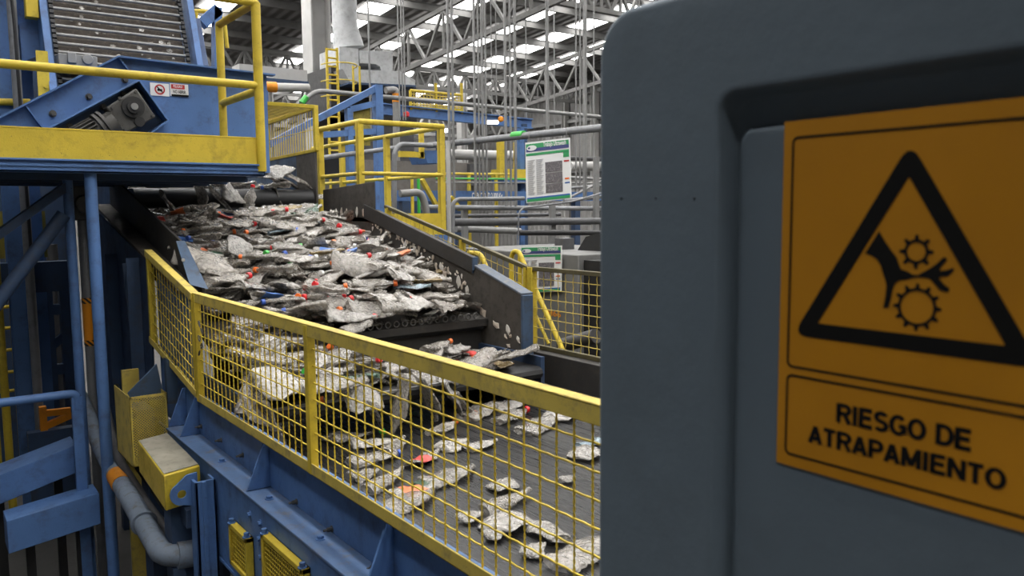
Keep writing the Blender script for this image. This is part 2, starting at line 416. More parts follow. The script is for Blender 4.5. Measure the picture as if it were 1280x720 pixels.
XS = XD + .0135
def build_sign():
    tl = at(978, 153, x=XS); bl = at(974, 578, x=XS); cen = at(1134, 300, x=XS)
    yl = (tl.y + bl.y) / 2; yc = cen.y; hw = yl - yc; yr = yc - hw; zt, zb = tl.z, bl.z
    root = thing('warning_sign', 'yellow warning sign RIESGO DE ATRAPAMIENTO with hand caught in gears on grey cabinet', 'sign', (XS, yc, zb))
    SY = paint('sign_yellow', (.54, .235, .010), .36, .12, (.40, .18, .01), scale=5, bump=.02, spec=.3)
    MB().box(XS - .0006, XS + .0012, yr, yl, zb, zt).build('backing_sheet', SY, root)
    xf = XS - .0010
    def ring(loops, name):
        mb = MB(); a, b = loops; n = len(a); mb.add(a + b, [(i, (i + 1) % n, n + (i + 1) % n, n + i) for i in range(n)]); mb.build(name, FINBLACK, root)
    ins = yl - at(990.5, 200, x=XS).y; lw = .0022
    z1, z2 = at(992, 171, x=XS).z, at(988, 459, x=XS).z; z3, z4 = at(988, 467, x=XS).z, at(986, 568, x=XS).z
    for (za, zb2) in ((z2, z1), (z4, z3)):
        ring((rr_loop(yr + ins, yl - ins, za, zb2, .006, xf), rr_loop(yr + ins + lw, yl - ins - lw, za + lw, zb2 - lw, .004, xf)), 'border_line')
    # triangle: rounded outer, sharp inner corners, same vertex count
    def cr(px, py): return at(960 + px / 2.056, 110 + py / 2.056, x=XS)
    ap, lb = cr(360, 158), cr(80, 634)
    half = lb.y - yc; zo = (ap.z, lb.z)
    t = .0135
    def tri(h, top, bot, r, x):
        pts = [Vector((x, yc, top)), Vector((x, yc + h, bot)), Vector((x, yc - h, bot))]; out = []
        for i in range(3):
            a, b, c = pts[i - 1], pts[i], pts[(i + 1) % 3]; p = b + (a - b).normalized() * r; q = b + (c - b).normalized() * r
            for j in range(7): s = j / 6; out.append(p * (1 - s) ** 2 + b * 2 * s * (1 - s) + q * s * s)
        return out
    top, bot = ap.z + .006, lb.z - .001
    sl = math.hypot(half, top - bot) / half
    ring((tri(half + .006, top, bot, .016, xf), tri((half + .006) * (top - bot - t - t * sl) / (top - bot), top - t * sl, bot + t, .002, xf)), 'warning_triangle')
    def hp(px, py): q = at(1080 + px / 5.14, 280 + py / 5.14, x=XS); return Vector((xf, q.y, q.z))
    hand = [(100, 45), (10, 188), (55, 205), (90, 230), (112, 270), (122, 310), (140, 360), (148, 400), (140, 470), (126, 540), (162, 538), (178, 480), (190, 420), (206, 380), (232, 364), (280, 358), (320, 346), (348, 342), (390, 346), (425, 352),
            (455, 385), (490, 425), (535, 440), (552, 432), (553, 415), (520, 388), (485, 350), (500, 338), (540, 338), (565, 320), (585, 292), (575, 280), (560, 288), (530, 296), (498, 300), (490, 290), (510, 265), (540, 232), (530, 215), (515, 212), (480, 245), (430, 282), (390, 305), (350, 328), (320, 325), (285, 305), (242, 290), (228, 255), (215, 215), (180, 170), (140, 110)]
    mb = MB(); mb.add([hp(*p) for p in hand], [tuple(range(len(hand)))]); ho = mb.build('hand_pictogram', FINBLACK, root)
    bm = bmesh.new(); bm.from_mesh(ho.data); bmesh.ops.triangulate(bm, faces=bm.faces); bm.to_mesh(ho.data); bm.free()
    for (cx, cy, ri, ro, rt, nt_) in ((340, 178, 59, 80, 112, 8), (343, 535, 104, 124, 156, 12)):
        c = hp(cx, cy); k = (hp(cx, cy - 100).z - c.z) / 100; mb = MB(); n = nt_ * 8; a = []; b = []
        for i in range(n):
            th = 2 * PI * i / n + PI / 2; ph = i % 8; r = rt if ph in (0,) else (rt * .97 if ph in (7, 1) else ro)
            a.append(c + Vector((0, math.cos(th), math.sin(th))) * r * k); b.append(c + Vector((0, math.cos(th), math.sin(th))) * ri * k)
        mb.add(a + b, [(i, (i + 1) % n, n + (i + 1) % n, n + i) for i in range(n)]); mb.build('gear_pictogram', FINBLACK, root)
    u, v = (0, -1, 0), (0, 0, 1)
    for s, pl, pr, pt, pb in (('RIESGO DE', (1046, 527), (1215, 558), (1046, 503), 0), ('ATRAPAMIENTO', (1011, 552), (1258, 606), (1011, 530), 0)):
        a = at(*pl, x=XS); b = at(*pr, x=XS); t0 = at(*pt, x=XS)
        block_text(s, abs(a.y - b.y), t0.z - a.z, (xf, a.y, a.z), u, v).build('lettering', FINBLACK, root)
build_sign()

# ================================================================== LOWER BELT CONVEYOR
XF = 1.24                                  # plane of the near side web
conv = thing('belt_conveyor', 'blue framed belt conveyor with black belt running past the yellow mesh guard', 'conveyor', (2.4, 2.2, 0))
MB().box(XF + .02, 3.5, -.6, 4.7, 1.34, 1.385).build('belt', BELT, conv)
mb = MB(); mb.box(XF, XF + .014, .5, 5.05, 1.35, 1.585); mb.build('side_web', BLUE, conv, bevel=.003)
mb = MB(); mb.box(1.12, XF + .014, .5, 5.05, 1.336, 1.35); mb.build('flange', BLUED, conv, bevel=.003)
mb = MB(); mb.box(1.125, 1.139, .5, 4.95, .9, 1.336); mb.build('lower_web', BLUE, conv, bevel=.003)
mb = MB(); mb.box(1.12, XF + .014, .5, 4.95, .886, .9); mb.build('lower_flange', BLUE, conv)
for y in (4.86, 4.6, 3.5, 2.33, 1.25):
    MB().prism([(XF, y, 1.352), (1.128, y, 1.352), (1.135, y, 1.36), (XF - .02, y, 1.57), (XF, y, 1.57)], (0, .012, 0)).build('gusset', BLUE, conv, bevel=.002)
for (px, py) in ((252, 533), (277, 550), (304, 569), (371, 627), (415, 661), (470, 708)):
    q = at(px, py, x=XF); mb = MB(); mb.bolt((XF, q.y, q.z), (-1, 0, 0), .009, .02); mb.cyl((XF, q.y, q.z), (XF - .035, q.y, q.z), .005, 8); mb.build('bolt', RUST, conv)
for (px, py) in ((277, 577), (331, 625), (389, 677)):
    q = at(px, py, z=1.35); mb = MB(); mb.bolt((1.18, q.y, 1.35), (0, 0, 1), .013, .014); mb.build('bolt', BLUE, conv)
for (px, py) in ((313, 643), (326, 654), (316, 683), (327, 696), (325, 673)):
    q = at(px, py, x=1.125); mb = MB(); mb.bolt((1.125, q.y, q.z), (-1, 0, 0), .011, .014); mb.build('bolt', BLUE, conv)
mb = MB(); mb.box(3.5, 3.62, -.4, 4.72, 1.0, 1.59); mb.build('far_skirt', BLACKST, conv, bevel=.004)
for y in (.9, 3.92):
    mb = MB(); mb.box(1.02, 1.118, y, y + .014, 0, 1.30); mb.box(1.02, 1.034, y, y + .1, 0, 1.30); mb.box(1.106, 1.118, y, y + .1, 0, 1.30); mb.box(1.05, 1.07, y - .012, y, 0, 1.30)
    mb.build('support_leg', BLUE, conv, bevel=.002)
    MB().box(3.45, 3.6, y, y + .1, 0, 1.0).build('support_leg', DBLUE, conv)
# lug plate with a lifting eye beside the leg
mb = MB(); ly = 3.985; c = Vector((.975, ly, 1.235)); n = 20
out = [(1.03, ly, 1.33), (1.0, ly, 1.325)] ; out = [Vector(p) for p in ((1.05, ly, 1.33), (1.0, ly, 1.325))] + [c + Vector((math.cos(t), 0, math.sin(t))) * .055 for t in [PI / 2 + .4 + i * (PI * .9) / 8 for i in range(9)]] + [Vector((1.02, ly, 1.17)), Vector((1.05, ly, 1.17))]
hole = [c + Vector((math.cos(t), 0, math.sin(t))) * .022 for t in [2 * PI * i / len(out) + 1.0 for i in range(len(out))]]
N = len(out)
for dy in (0, .012):
    sh = Vector((0, dy, 0)); mb.add([p + sh for p in out] + [p + sh for p in hole], [(i, (i + 1) % N, N + (i + 1) % N, N + i) for i in range(N)])
mb.add(out + [p + Vector((0, .012, 0)) for p in out], [(i, (i + 1) % N, N + (i + 1) % N, N + i) for i in range(N)])
mb.add(hole + [p + Vector((0, .012, 0)) for p in hole], [(i, (i + 1) % N, N + (i + 1) % N, N + i) for i in range(N)])
mb.build('lifting_lug', BLUE, conv)

# ------------------------------------------------------------------ near mesh guards
XG = 1.2
g = thing('mesh_guard', 'long yellow wire mesh guard standing along the near edge of black belt', 'guard', (XG, 2.4, 1.58))
zt, zb, ya, yb = 2.172, 1.585, .35, 4.41
mb = MB(); mb.box(XG - .02, XG + .025, ya, yb, zt - .006, zt); mb.box(XG - .02, XG - .014, ya, yb, zt - .048, zt); mb.build('top_rail', YELD, g, bevel=.002)
mb = MB(); mb.box(XG - .02, XG + .025, ya, yb, zb, zb + .006); mb.box(XG - .02, XG - .014, ya, yb, zb, zb + .045); mb.build('bottom_rail', YELD, g, bevel=.002)
for y in (yb - .02, at(390, 490, x=XG).y, ya + .02):
    mb = MB(); mb.box(XG - .022, XG + .012, y - .017, y + .017, zb, zt - .004); mb.build('post', YEL, g, bevel=.003)
mb = MB(); mesh_fill(mb, (XG, ya, zb + .03), (XG, yb, zb + .03), (XG, yb, zt - .03), (XG, ya, zt - .03), 64, 8, .0030, .0016, 5, .036); mb.build('wire_mesh', YEL, g)
tie = MB()
for i in range(5):
    c0 = at(250 + i % 2 * 3, 405 + i * 9, x=XG - .02); tie.tube([c0 + Vector((-.004, math.cos(t * 2) * .02, math.sin(t * 2.3 + i) * .016)) for t in [j * .5 for j in range(12)]], .0022, 5)
tie.build('wire_tie', RUST, g)
g2 = thing('mesh_guard', 'short sloping yellow mesh guard hinged beside the chute wall', 'guard', (XG, 4.95, 1.58))
y0, y1 = 4.43, 5.44; zt0, zt1 = 2.168, 2.365; zb0, zb1 = 1.60, 1.775
def q(y, top, d=0): t = (y - y0) / (y1 - y0); return Vector((XG, y, (zt0 + (zt1 - zt0) * t if top else zb0 + (zb1 - zb0) * t) + d))
mb = MB(); mb.bar(q(y0, 1, -.004), q(y1, 1, -.004), .045, .01); mb.bar(q(y0, 1, -.02) + Vector((-.02, 0, 0)), q(y1, 1, -.02) + Vector((-.02, 0, 0)), .006, .04); mb.build('top_rail', YELD, g2, bevel=.002)
mb = MB(); mb.bar(q(y0, 0, .02) + Vector((-.02, 0, 0)), q(y1, 0, .02) + Vector((-.02, 0, 0)), .006, .04); mb.bar(q(y0, 0), q(y1, 0), .04, .008); mb.build('bottom_rail', YELD, g2, bevel=.002)
for y in (y0 + .02, y1 - .02): MB().bar(q(y, 0), q(y, 1, -.003), .035, .035, (0, 1, 0)).build('post', YEL, g2, bevel=.003)
mb = MB(); mesh_fill(mb, q(y0, 0), q(y1, 0), q(y1, 1), q(y0, 1), 16, 9, .0028, .0016, 5, .036); mb.build('wire_mesh', YEL, g2)
tie = MB(); tie.build('x', RUST) if False else None

# ------------------------------------------------------------------ far mesh guards
XR = 3.6
g3 = thing('mesh_guard', 'level yellow wire mesh guard on the far belt skirt beside the cabinet', 'guard', (XR, 3.7, 1.59))
DRAIL = paint('dark_guard_rail', (.10, .085, .04), .5, .6, (.04, .035, .03), scale=6)
yc0 = 4.58; zt = 2.17
mb = MB(); mb.bar((XR, 2.2, zt), (XR, yc0, zt), .035, .03); mb.build('top_rail', DRAIL, g3, bevel=.003)
mb = MB(); mb.bar((XR, 2.2, 1.605), (XR, yc0, 1.605), .035, .03); mb.build('bottom_rail', DRAIL, g3, bevel=.003)
for y in (2.22, yc0 - .02): MB().box(XR - .024, XR + .024, y - .028, y + .028, 1.6, zt + .01).build('post', YEL, g3, bevel=.003)
mb = MB(); mesh_fill(mb, (XR, 2.2, 1.6), (XR, yc0, 1.6), (XR, yc0, zt), (XR, 2.2, zt), 30, 8, .003, .003); mb.build('wire_mesh', YELD, g3)
g4 = thing('mesh_guard', 'sloping yellow wire mesh guard climbing beside the far chute wall', 'guard', (XR, 5.6, 1.59))
pe = at(482, 258, x=XR)
mb = MB(); mb.bar((XR, yc0 + .02, zt), pe, .035, .03); mb.build('top_rail', DRAIL, g4, bevel=.003)
A, B = Vector((XR, yc0 + .02, 1.6)), Vector((XR, pe.y, pe.z - .57)); mb = MB(); mb.bar(A, B, .035, .03); mb.build('bottom_rail', DRAIL, g4)
for t in (.01, .4, .97): MB().bar(A.lerp(B, t), Vector((XR, yc0 + .02, zt)).lerp(pe, t), .045, .03, (0, 1, 0)).build('post', YEL, g4)
mb = MB(); mesh_fill(mb, A, B, pe, (XR, yc0 + .02, zt), 28, 8, .003, .003); mb.build('wire_mesh', YELD, g4)

# ================================================================== INCLINED CONVEYOR (the big heap)
def panz(y): return 1.84 + (y - 4.55) * .262
inc = thing('inclined_conveyor', 'sloping black steel conveyor pan with high side walls carrying the bottle heap', 'conveyor', (2.3, 5.6, 0))
mb = MB(); mb.prism([(1.33, 4.55, panz(4.55)), (1.33, 7.3, panz(7.3)), (1.33, 7.3, panz(7.3) - .05), (1.33, 4.55, panz(4.55) - .05)], (1.88, 0, 0)); mb.build('pan', BLACKST, inc)
mb = MB()
for i in range(28):                       # chain links along the lip
    x = 1.42 + i * .062; mb.tube([Vector((x, 4.545, 1.868)) + Vector((math.cos(t) * .019, 0, math.sin(t) * .019)) for t in [2 * PI * j / 10 for j in range(11)]], .005, 5, False)
mb.build('lip_chain', RUST, inc)
mb = MB(); mb.cyl((1.36, 4.60, panz(4.55) - .05), (3.18, 4.60, panz(4.55) - .05), .03, 16); mb.build('lip_roller', RUBBER, inc)
mb = MB(); mb.box(1.34, 3.19, 4.62, 4.64, 1.5, 1.83); mb.build('front_plate', BLACKST, inc)
# right wall
DUSTB = paint('dusty_blue_ledge', (.115, .135, .165), .7, .95, (.21, .195, .17), scale=12, chips=.8)
ENDB = paint('worn_dark_blue', (.045, .078, .135), .5, .9, (.05, .045, .04), scale=6, chips=.8)
yt = [(6.33, 2.54), (4.62, 2.175), (4.17, 2.035)]
mb = MB(); mb.prism([(3.2, y, z) for (y, z) in yt] + [(3.2, 4.17, 1.42), (3.2, 4.6, 1.42), (3.2, 7.3, 2.1), (3.2, 7.3, 2.56)], (.075, 0, 0)); mb.build('right_wall', DIRTST, inc, bevel=.004)
mb = MB(); mb.prism([(3.185, 4.72, 2.15), (3.185, 4.72, 2.263), (3.185, 6.4, 2.655), (3.185, 6.4, 2.53)], (.04, 0, 0)); mb.build('upper_board', BLACKST, inc, bevel=.004)
mb = MB(); mb.prism([(3.187, 4.717, 2.15), (3.187, 4.705, 2.262), (3.187, 4.717, 2.263)], (.04, 0, 0)); mb.box(3.185, 3.225, 4.705, 4.72, 2.17, 2.262); mb.build('board_end', ENDB, inc)
mb = MB(); mb.bar((3.245, 4.72, 2.203), (3.245, 4.16, 2.04), .10, .016); mb.build('top_ledge', DUSTB, inc, bevel=.004)
mb = MB(); mb.box(3.196, 3.285, 4.145, 4.17, 1.42, 2.035); mb.build('end_cap', ENDB, inc, bevel=.006)
mb = MB(); mb.prism([(3.2, 6.2, 2.845), (3.2, 7.28, 2.80), (3.2, 7.28, 2.5), (3.2, 6.2, 2.5)], (.03, 0, 0)); mb.build('splash_plate', DIRTST, inc, bevel=.003)
mb = MB(); mb.prism([(3.205, 6.19, 2.85), (3.205, 6.19, 2.66), (3.205, 6.29, 2.66)], (.02, 0, 0)); mb.box(3.198, 3.235, 6.185, 6.2, 2.6, 2.845); mb.build('plate_edge', BLUE, inc)
# left wall, ledge and outer panel
pa = at(226, 302, x=1.32); pb_ = Vector((1.32, 7.2, pa.z + (7.2 - pa.y) * .24))
mb = MB(); mb.prism([pa, pb_, pb_ - Vector((0, 0, .42)), Vector((1.32, 4.75, 1.9)), Vector((1.32, 4.72, 2.17))], (.016, 0, 0)); mb.build('left_wall', BLACKST, inc, bevel=.002)
mb = MB(); mb.prism([pa + Vector((-.03, 0, .005)), pa + Vector((.02, 0, .005)), Vector((1.345, 4.70, 2.16)), Vector((1.25, 4.72, 2.19))], (0, -.012, 0)); mb.build('wall_end_plate', ENDB, inc)
mb = MB(); mb.bolt(at(229, 325, y=4.9), (0, -1, 0), .007); mb.build('bolt', WHITE, inc)
mb = MB(); mb.bar((1.262, 4.8, 2.14), (1.262, 7.2, 2.66), .115, .02); mb.build('ledge', DIRTST, inc, bevel=.003)
mb = MB(); mb.prism([(1.21, 5.46, 2.27), (1.21, 7.2, 2.62), (1.21, 7.2, .9), (1.21, 5.6, .9)], (.012, 0, 0)); mb.build('outer_panel', DBLUE, inc)
mb = MB(); mb.prism([(1.245, 4.7, 2.14), (1.245, 5.46, 2.3), (1.245, 5.46, 1.3), (1.245, 4.7, 1.3)], (.012, 0, 0)); mb.build('side_panel', BLUE, inc)
for y in (5.75, 6.45):
    MB().box(1.13, 1.21, y, y + .012, .6, 2.3).build('stiffener', DBLUE, inc)
mb = MB(); mb.bar((1.17, 5.65, 1.0), (1.17, 5.95, 2.25), .06, .06, (1, 0, 0)); mb.build('brace', DBLUE, inc)
for x in (1.25, 3.2):
    for y in (5.0, 7.0): MB().box(x, x + .1, y, y + .1, 0, panz(y) - .1).build('support_leg', DBLUE, inc)

# transfer belt under the lip
tr = thing('transfer_conveyor', 'short black transfer belt under the heap lip dropping bottles onto lower belt', 'conveyor', (2.3, 4.2, 0))
mb = MB(); mb.loft([[Vector((x, p[0], p[1])) for p in [(4.9, 1.60), (3.93, 1.60), (3.90, 1.585), (3.89, 1.56), (3.90, 1.535), (3.93, 1.52), (4.9, 1.52)]] for x in (1.36, 3.16)]); mb.build('belt', RUBBER, tr)
mb = MB(); mb.bar((1.36, 3.885, 1.603), (2.7, 3.885, 1.603), .02, .012); mb.build('lip_strip', GALV, tr)
for x in (1.30, 3.165): MB().box(x, x + .03, 3.92, 4.9, 1.4, 1.66).build('side_plate', DBLUE, tr)
for x in (1.33, 3.16): MB().box(x, x + .04, 4.6, 4.7, 0, 1.52).build('leg', DBLUE, tr)

# ================================================================== UPPER FEED CONVEYOR
up = thing('feed_conveyor', 'upper black belt with rounded nose emptying bottles onto the sloping pan', 'conveyor', (2.3, 8.2, 0))
prof = [(9.6, 2.80), (7.24, 2.80)] + [(7.24 - .085 * math.sin(t), 2.715 + .085 * math.cos(t)) for t in [PI * i / 8 for i in range(1, 8)]] + [(7.24, 2.63), (9.6, 2.63)]
mb = MB(); mb.loft([[Vector((x, a, b)) for a, b in prof] for x in (1.5, 3.06)]); mb.build('belt', RUBBER, up)
STAIN = paint('stained_side_plate', (.06, .10, .17), .5, .95, (.045, .038, .032), scale=2.2)
mb = MB(); mb.prism([(3.08, 7.16, 3.15), (3.08, 7.62, 3.14), (3.08, 7.62, 2.6), (3.08, 7.16, 2.6)], (.02, 0, 0)); mb.build('end_plate', DIRTST, up, bevel=.003)
mb = MB(); mb.prism([(3.08, 7.622, 3.14), (3.08, 9.6, 3.10), (3.08, 9.6, 2.6), (3.08, 7.622, 2.6)], (.02, 0, 0)); mb.build('side_plate', STAIN, up)
mb = MB(); mb.box(1.42, 1.46, 7.2, 9.6, 2.55, 3.1); mb.build('side_plate', DBLUE, up)
for x in (1.44, 3.0):
    for y in (7.9, 9.4): MB().box(x, x + .1, y, y + .1, 0, 2.63).build('leg', DBLUE, up)
# mesh canopy above it
cn = thing('mesh_canopy', 'yellow mesh box guard on top of the upper belt side plate', 'guard', (3.0, 7.7, 3.13))
xa, xb = 3.09, 2.2; yA, yB = 7.14, 8.4; zA, zB = 3.56, 3.55
mb = MB()
mb.bar((xa, yA, zA), (xa, yB, zB - .03), .035, .035); mb.bar((xa, yA, 3.165), (xa, yB, 3.14), .03, .03)
mb.bar((xa, yA, 3.16), (xa, yA, zA + .015), .04, .04, (0, 1, 0)); mb.bar((xa, yB, 3.12), (xa, yB, zB), .04, .04, (0, 1, 0))
mb.bar((xa, yA, zA), (xb, yA + .9, zA + .12), .035, .035); mb.bar((xa, yB, zB - .02), (xb, yB + .3, zB + .1), .035, .035)
mb.build('frame', YEL, cn, bevel=.003)
mb = MB(); mesh_fill(mb, (xa, yA, 3.16), (xa, yB, 3.14), (xa, yB, zB), (xa, yA, zA), 20, 2, .004, 0, 4); mb.build('side_mesh', YEL, cn)
mb = MB(); mesh_fill(mb, (xa, yA, zA), (xa, yB, zB), (xb, yB + .3, zB + .1), (xb, yA + .9, zA + .12), 30, 16, .0045, 0, 4); mb.build('top_mesh', YELD, cn)

# ================================================================== RAISED PLATFORM
YP = 5.3
pl = thing('raised_platform', 'raised walkway platform with yellow kick plate and handrail over blue edge beam', 'platform', (0, YP + .5, 0))
zk1 = at(160, 165, y=YP).z; zk0 = at(160, 201, y=YP).z; zb0 = at(160, 217, y=YP).z; xe = at(331, 200, y=YP).x; xm = -3.2
mb = MB(); mb.box(xm, xe, YP, YP + .012, zb0, zk0); mb.box(xm, xe, YP - .02, YP + .1, zk0 - .012, zk0); mb.box(xm, xe, YP - .0, YP + .1, zb0, zb0 + .012); mb.box(xm, xe, YP - .008, YP, zk0 - .045, zk0 - .03)
mb.box(xe - .012, xe, YP, YP + 1.8, zb0, zk0); mb.build('edge_beam', BLUE, pl, bevel=.002)
mb = MB(); mb.box(xm, xe - .02, YP + .005, YP + .015, zk0, zk1); mb.box(xm, xe - .02, YP + .003, YP + .03, zk1 - .006, zk1 + .004); mb.build('kick_plate', YEL, pl, bevel=.001)
mb = MB(); mb.box(xm, xe, YP + .1, YP + 1.8, zk0 - .03, zk0 - .005)
for i in range(44): mb.box(xm + .05 + i * .115, xm + .06 + i * .115, YP + .02, YP + 1.8, zb0 + .02, zk0 - .03)
for yy in (.35, .8, 1.25, 1.7): mb.box(xm, xe, YP + yy, YP + yy + .05, zb0 - .03, zb0 + .06)
mb.build('grating_deck', DBLUE, pl)
zm = at(160, 93, y=YP).z; ztp = zm + .53; xp = at(323, 100, y=YP).x
mb = MB(); mb.cyl((xm, YP, zm), (xp, YP, zm), .026, 16); mb.build('mid_rail', YEL, pl)
mb = MB(); mb.tube(fillet([(xm, YP, ztp), (xp, YP, ztp), (xp, YP + .75, ztp - .0)], .02), .026, 16); mb.build('top_rail', YEL, pl)
mb = MB(); mb.cyl((xp, YP, zb0 + .03), (xp, YP, ztp), .030, 16); mb.build('rail_post', YEL, pl)
yb2 = at(274, 34, x=xp).y; yb2 = min(max(yb2, YP + .5), YP + 1.2)
mb = MB(); mb.cyl((xp, yb2, zk0), (xp, yb2, ztp), .028, 16); mb.build('rail_post', YEL, pl)
mb = MB(); mb.cyl((xp, YP, ztp), (xp, yb2, ztp), .026, 16); mb.build('top_rail', YEL, pl)
mb = MB(); mb.cyl((xp, YP, zm - .03), (xp, yb2, zm - .03), .026, 16); mb.build('mid_rail', YEL, pl)
xA = at(113, 225, y=YP + .06).x
mb = MB(); mb.cyl((xA, YP + .06, 0), (xA, YP + .06, zb0 + .01), .034, 18); mb.cyl((xA, YP + .06, 0), (xA, YP + .06, .015), .12, 18); mb.build('leg', BLUE, pl)
xB = at(94.5, 390, y=YP + .45).x
mb = MB(); mb.cyl((xB, YP + .45, 0), (xB, YP + .45, zb0), .029, 18); mb.cyl((xB, YP + .45, 0), (xB, YP + .45, .015), .11, 18); mb.build('leg', BLUE, pl)
MB().box(-1.9, -1.8, YP + .1, YP + .2, 0, zb0).build('leg', BLUE, pl)
mb = MB(); mb.bar(at(-40, 320, y=YP + .5), at(84, 232, y=YP + .5), .05, .15, (0, 1, 0)); mb.build('diagonal_strut', DBLUE, pl)
mb = MB(); mb.cyl(at(-20, 400, y=YP + .42) * 1, at(80, 268, y=YP + .42), .042, 14); mb.build('diagonal_strut', DBLUE, pl)
rear = thing('rear_handrail', 'short piece of yellow handrail behind the blue drive housing', 'handrail', (0, 7.5, 0))
a = at(-30, 127, y=7.5); b = at(38, 128, y=7.5); mb = MB(); mb.cyl(a, b, .028, 12); mb.build('rail', YEL, rear)
for px in (-20,): p = at(px, 127, y=7.5); mb = MB(); mb.cyl((p.x, 7.5, 0), p, .03, 12); mb.build('rail_post', YEL, rear)

# blue drive housing standing on the platform, with its gear motor
YH = 6.4
def hp(px, py, y=YH): return at(px, py, y=y)
zdk = zk0
ho = thing('drive_housing', 'blue steel conveyor drive housing with peaked flange and black gear motor on platform', 'machine housing', (.8, YH + .4, zdk))
def dn(p): return Vector((p.x, p.y, zdk))
p0, p1, p2 = hp(-60, 178), hp(146, 72), hp(333, 94)
poly = [dn(p0), p0, p1, p2, dn(p2)]
mb = MB(); mb.prism(poly, (0, .7, 0)); mb.build('body', BLUE, ho)
mb = MB(); mb.bar(p0 + Vector((0, -.03, 0)), p1 + Vector((0, -.03, 0)), .075, .012); mb.bar(p1 + Vector((0, -.03, 0)), p2 + (p2 - p1) * .045 + Vector((0, -.03, 0)), .075, .012); mb.build('top_flange', BLUE, ho)
mb = MB(); mb.bar(p1 + Vector((0, -.02, 0)), hp(161, 91) + Vector((0, -.02, 0)), .06, .01, (1, 0, 0)); mb.build('stiffener', BLUE, ho); mb = MB(); mb.bar(hp(30, 131) + Vector((0, -.02, 0)), hp(52, 160) + Vector((0, -.02, 0)), .06, .01, (1, 0, 0)); mb.build('stiffener', BLUE, ho)
YQ = YH - .06
mb = MB(); mb.bar(hp(40, 172, YQ), hp(171, 102, YQ), .16, .012); mb.bar(hp(171, 102, YQ), hp(207, 152, YQ), .16, .012, (1, 0, 0)); mb.bar(hp(207, 152, YQ), hp(185, 168, YQ), .16, .012); mb.build('motor_bay_flange', BLUE, ho, bevel=.002)
mb = MB(); mb.prism([hp(44, 174, YH - .004), hp(170, 106, YH - .004), hp(203, 152, YH - .004), hp(180, 168, YH - .004)], (0, .003, 0)); mb.build('motor_mount_plate', DBLUE, ho)
gm = MB(); uu = (hp(171, 102) - hp(62, 160)).normalized(); ww = uu.cross(Vector((0, -1, 0))); ww = ww if ww.z > 0 else -ww
gc = hp(163, 140, YQ - .06)
def gp(a, b, c=0): return gc + uu * a + ww * b + Vector((0, -c, 0))
gb = MB(); gb.hexa([gp(-.13, -.11, -.09), gp(.12, -.11, -.09), gp(.12, -.11, .05), gp(-.13, -.11, .05), gp(-.13, .10, -.09), gp(.12, .12, -.09), gp(.12, .12, .05), gp(-.13, .10, .05)])
go = gb.build('gearbox', CASTIRON, ho, bevel=.012)
gb = MB(); gb.cyl(gp(.02, .02, .04), gp(.02, .02, .075), .075, 24); gb.cyl(gp(.02, .02, .07), gp(.02, .02, .10), .045, 20); gb.cyl(gp(.0, -.085, .04), gp(.0, -.085, .07), .035, 16); gb.build('output_flange', RUBBER, go)
gb = MB(); gb.cyl(gp(.02, .02, .09), gp(.02, .02, .115), .024, 16); gb.build('shaft_end', GALV, go)
for (a, b) in ((.10, .10), (.10, -.09), (-.1, .08), (.10, .02), (-.02, .11)): gb = MB(); gb.bolt(gp(a, b, .05), (0, -1, 0), .009); gb.build('bolt', CASTIRON, go)
gb = MB(); gb.cyl(gp(-.13, -.01), gp(-.19, -.01), .085, 22); gb.cyl(gp(-.19, -.01), gp(-.21, -.01), .12, 26); gb.cyl(gp(-.225, -.01), gp(-.245, -.01), .12, 26); gb.cyl(gp(-.2, -.01), gp(-.24, -.01), .09, 20)
for i in range(4): gb.bar(gp(-.12, -.06 + .035 * i, .05), gp(-.19, -.06 + .035 * i, .06), .012, .03)
gb.build('coupling_flange', CASTIRON, go)
gb = MB(); gb.cyl(gp(-.245, -.01), gp(-.55, -.01), .085, 24)
for i in range(22):
    t = 2 * PI * i / 22; dv = ww * math.cos(t) + Vector((0, -1, 0)) * math.sin(t); gb.bar(gp(-.26, -.01) + dv * .095, gp(-.53, -.01) + dv * .095, .006, .03, dv)
gb.build('motor', CASTIRON, go)
for (px, py) in ((111, 121), (129, 134), (166, 114), (87, 158), (156, 100), (66, 142), (154, 118)):
    mb = MB(); q_ = hp(px, py, YH - .005); mb.bolt(q_, (0, -1, 0), .016, .03); mb.build('bolt', CASTIRON, ho)
def sticker(px0, px1, py0, py1, name):
    a, b = hp(px0, py1, YH - .004), hp(px1, py0, YH - .004)
    o = MB().box(a.x, b.x, YH - .006, YH - .001, a.z, b.z).build(name, WHITEP, ho); o['label'] = 'small white sticker'; return o, a, b
o, a, b = sticker(188, 211, 105, 119, 'sticker'); c = (a + b) / 2; r = (b.z - a.z) * .40; y_ = YH - .008
mb = MB(); n = 28
mb.add([Vector((c.x + math.cos(2 * PI * i / n) * r, y_, c.z + math.sin(2 * PI * i / n) * r)) for i in range(n)] + [Vector((c.x + math.cos(2 * PI * i / n) * r * .72, y_, c.z + math.sin(2 * PI * i / n) * r * .72)) for i in range(n)], [(i, (i + 1) % n, n + (i + 1) % n, n + i) for i in range(n)])
mb.build('prohibition_ring', REDP, o)
mb = MB(); mb.bar(Vector((c.x - r * .5, y_ - .001, c.z + r * .5)), Vector((c.x + r * .5, y_ - .001, c.z - r * .5)), r * .22, .001, (0, 1, 0)); mb.bar(Vector((c.x - r * .45, y_, c.z - .1 * r)), Vector((c.x + r * .45, y_, c.z - .1 * r)), r * .4, .001, (0, 1, 0)); mb.build('prohibition_symbol', FINBLACK, o)
o, a, b = sticker(213, 235, 106, 120, 'sticker'); w = b.x - a.x; h = b.z - a.z
MB().box(a.x + w * .06, a.x + w * .8, y_, y_ + .002, a.z + h * .6, b.z - h * .06).build('red_band', REDP, o)
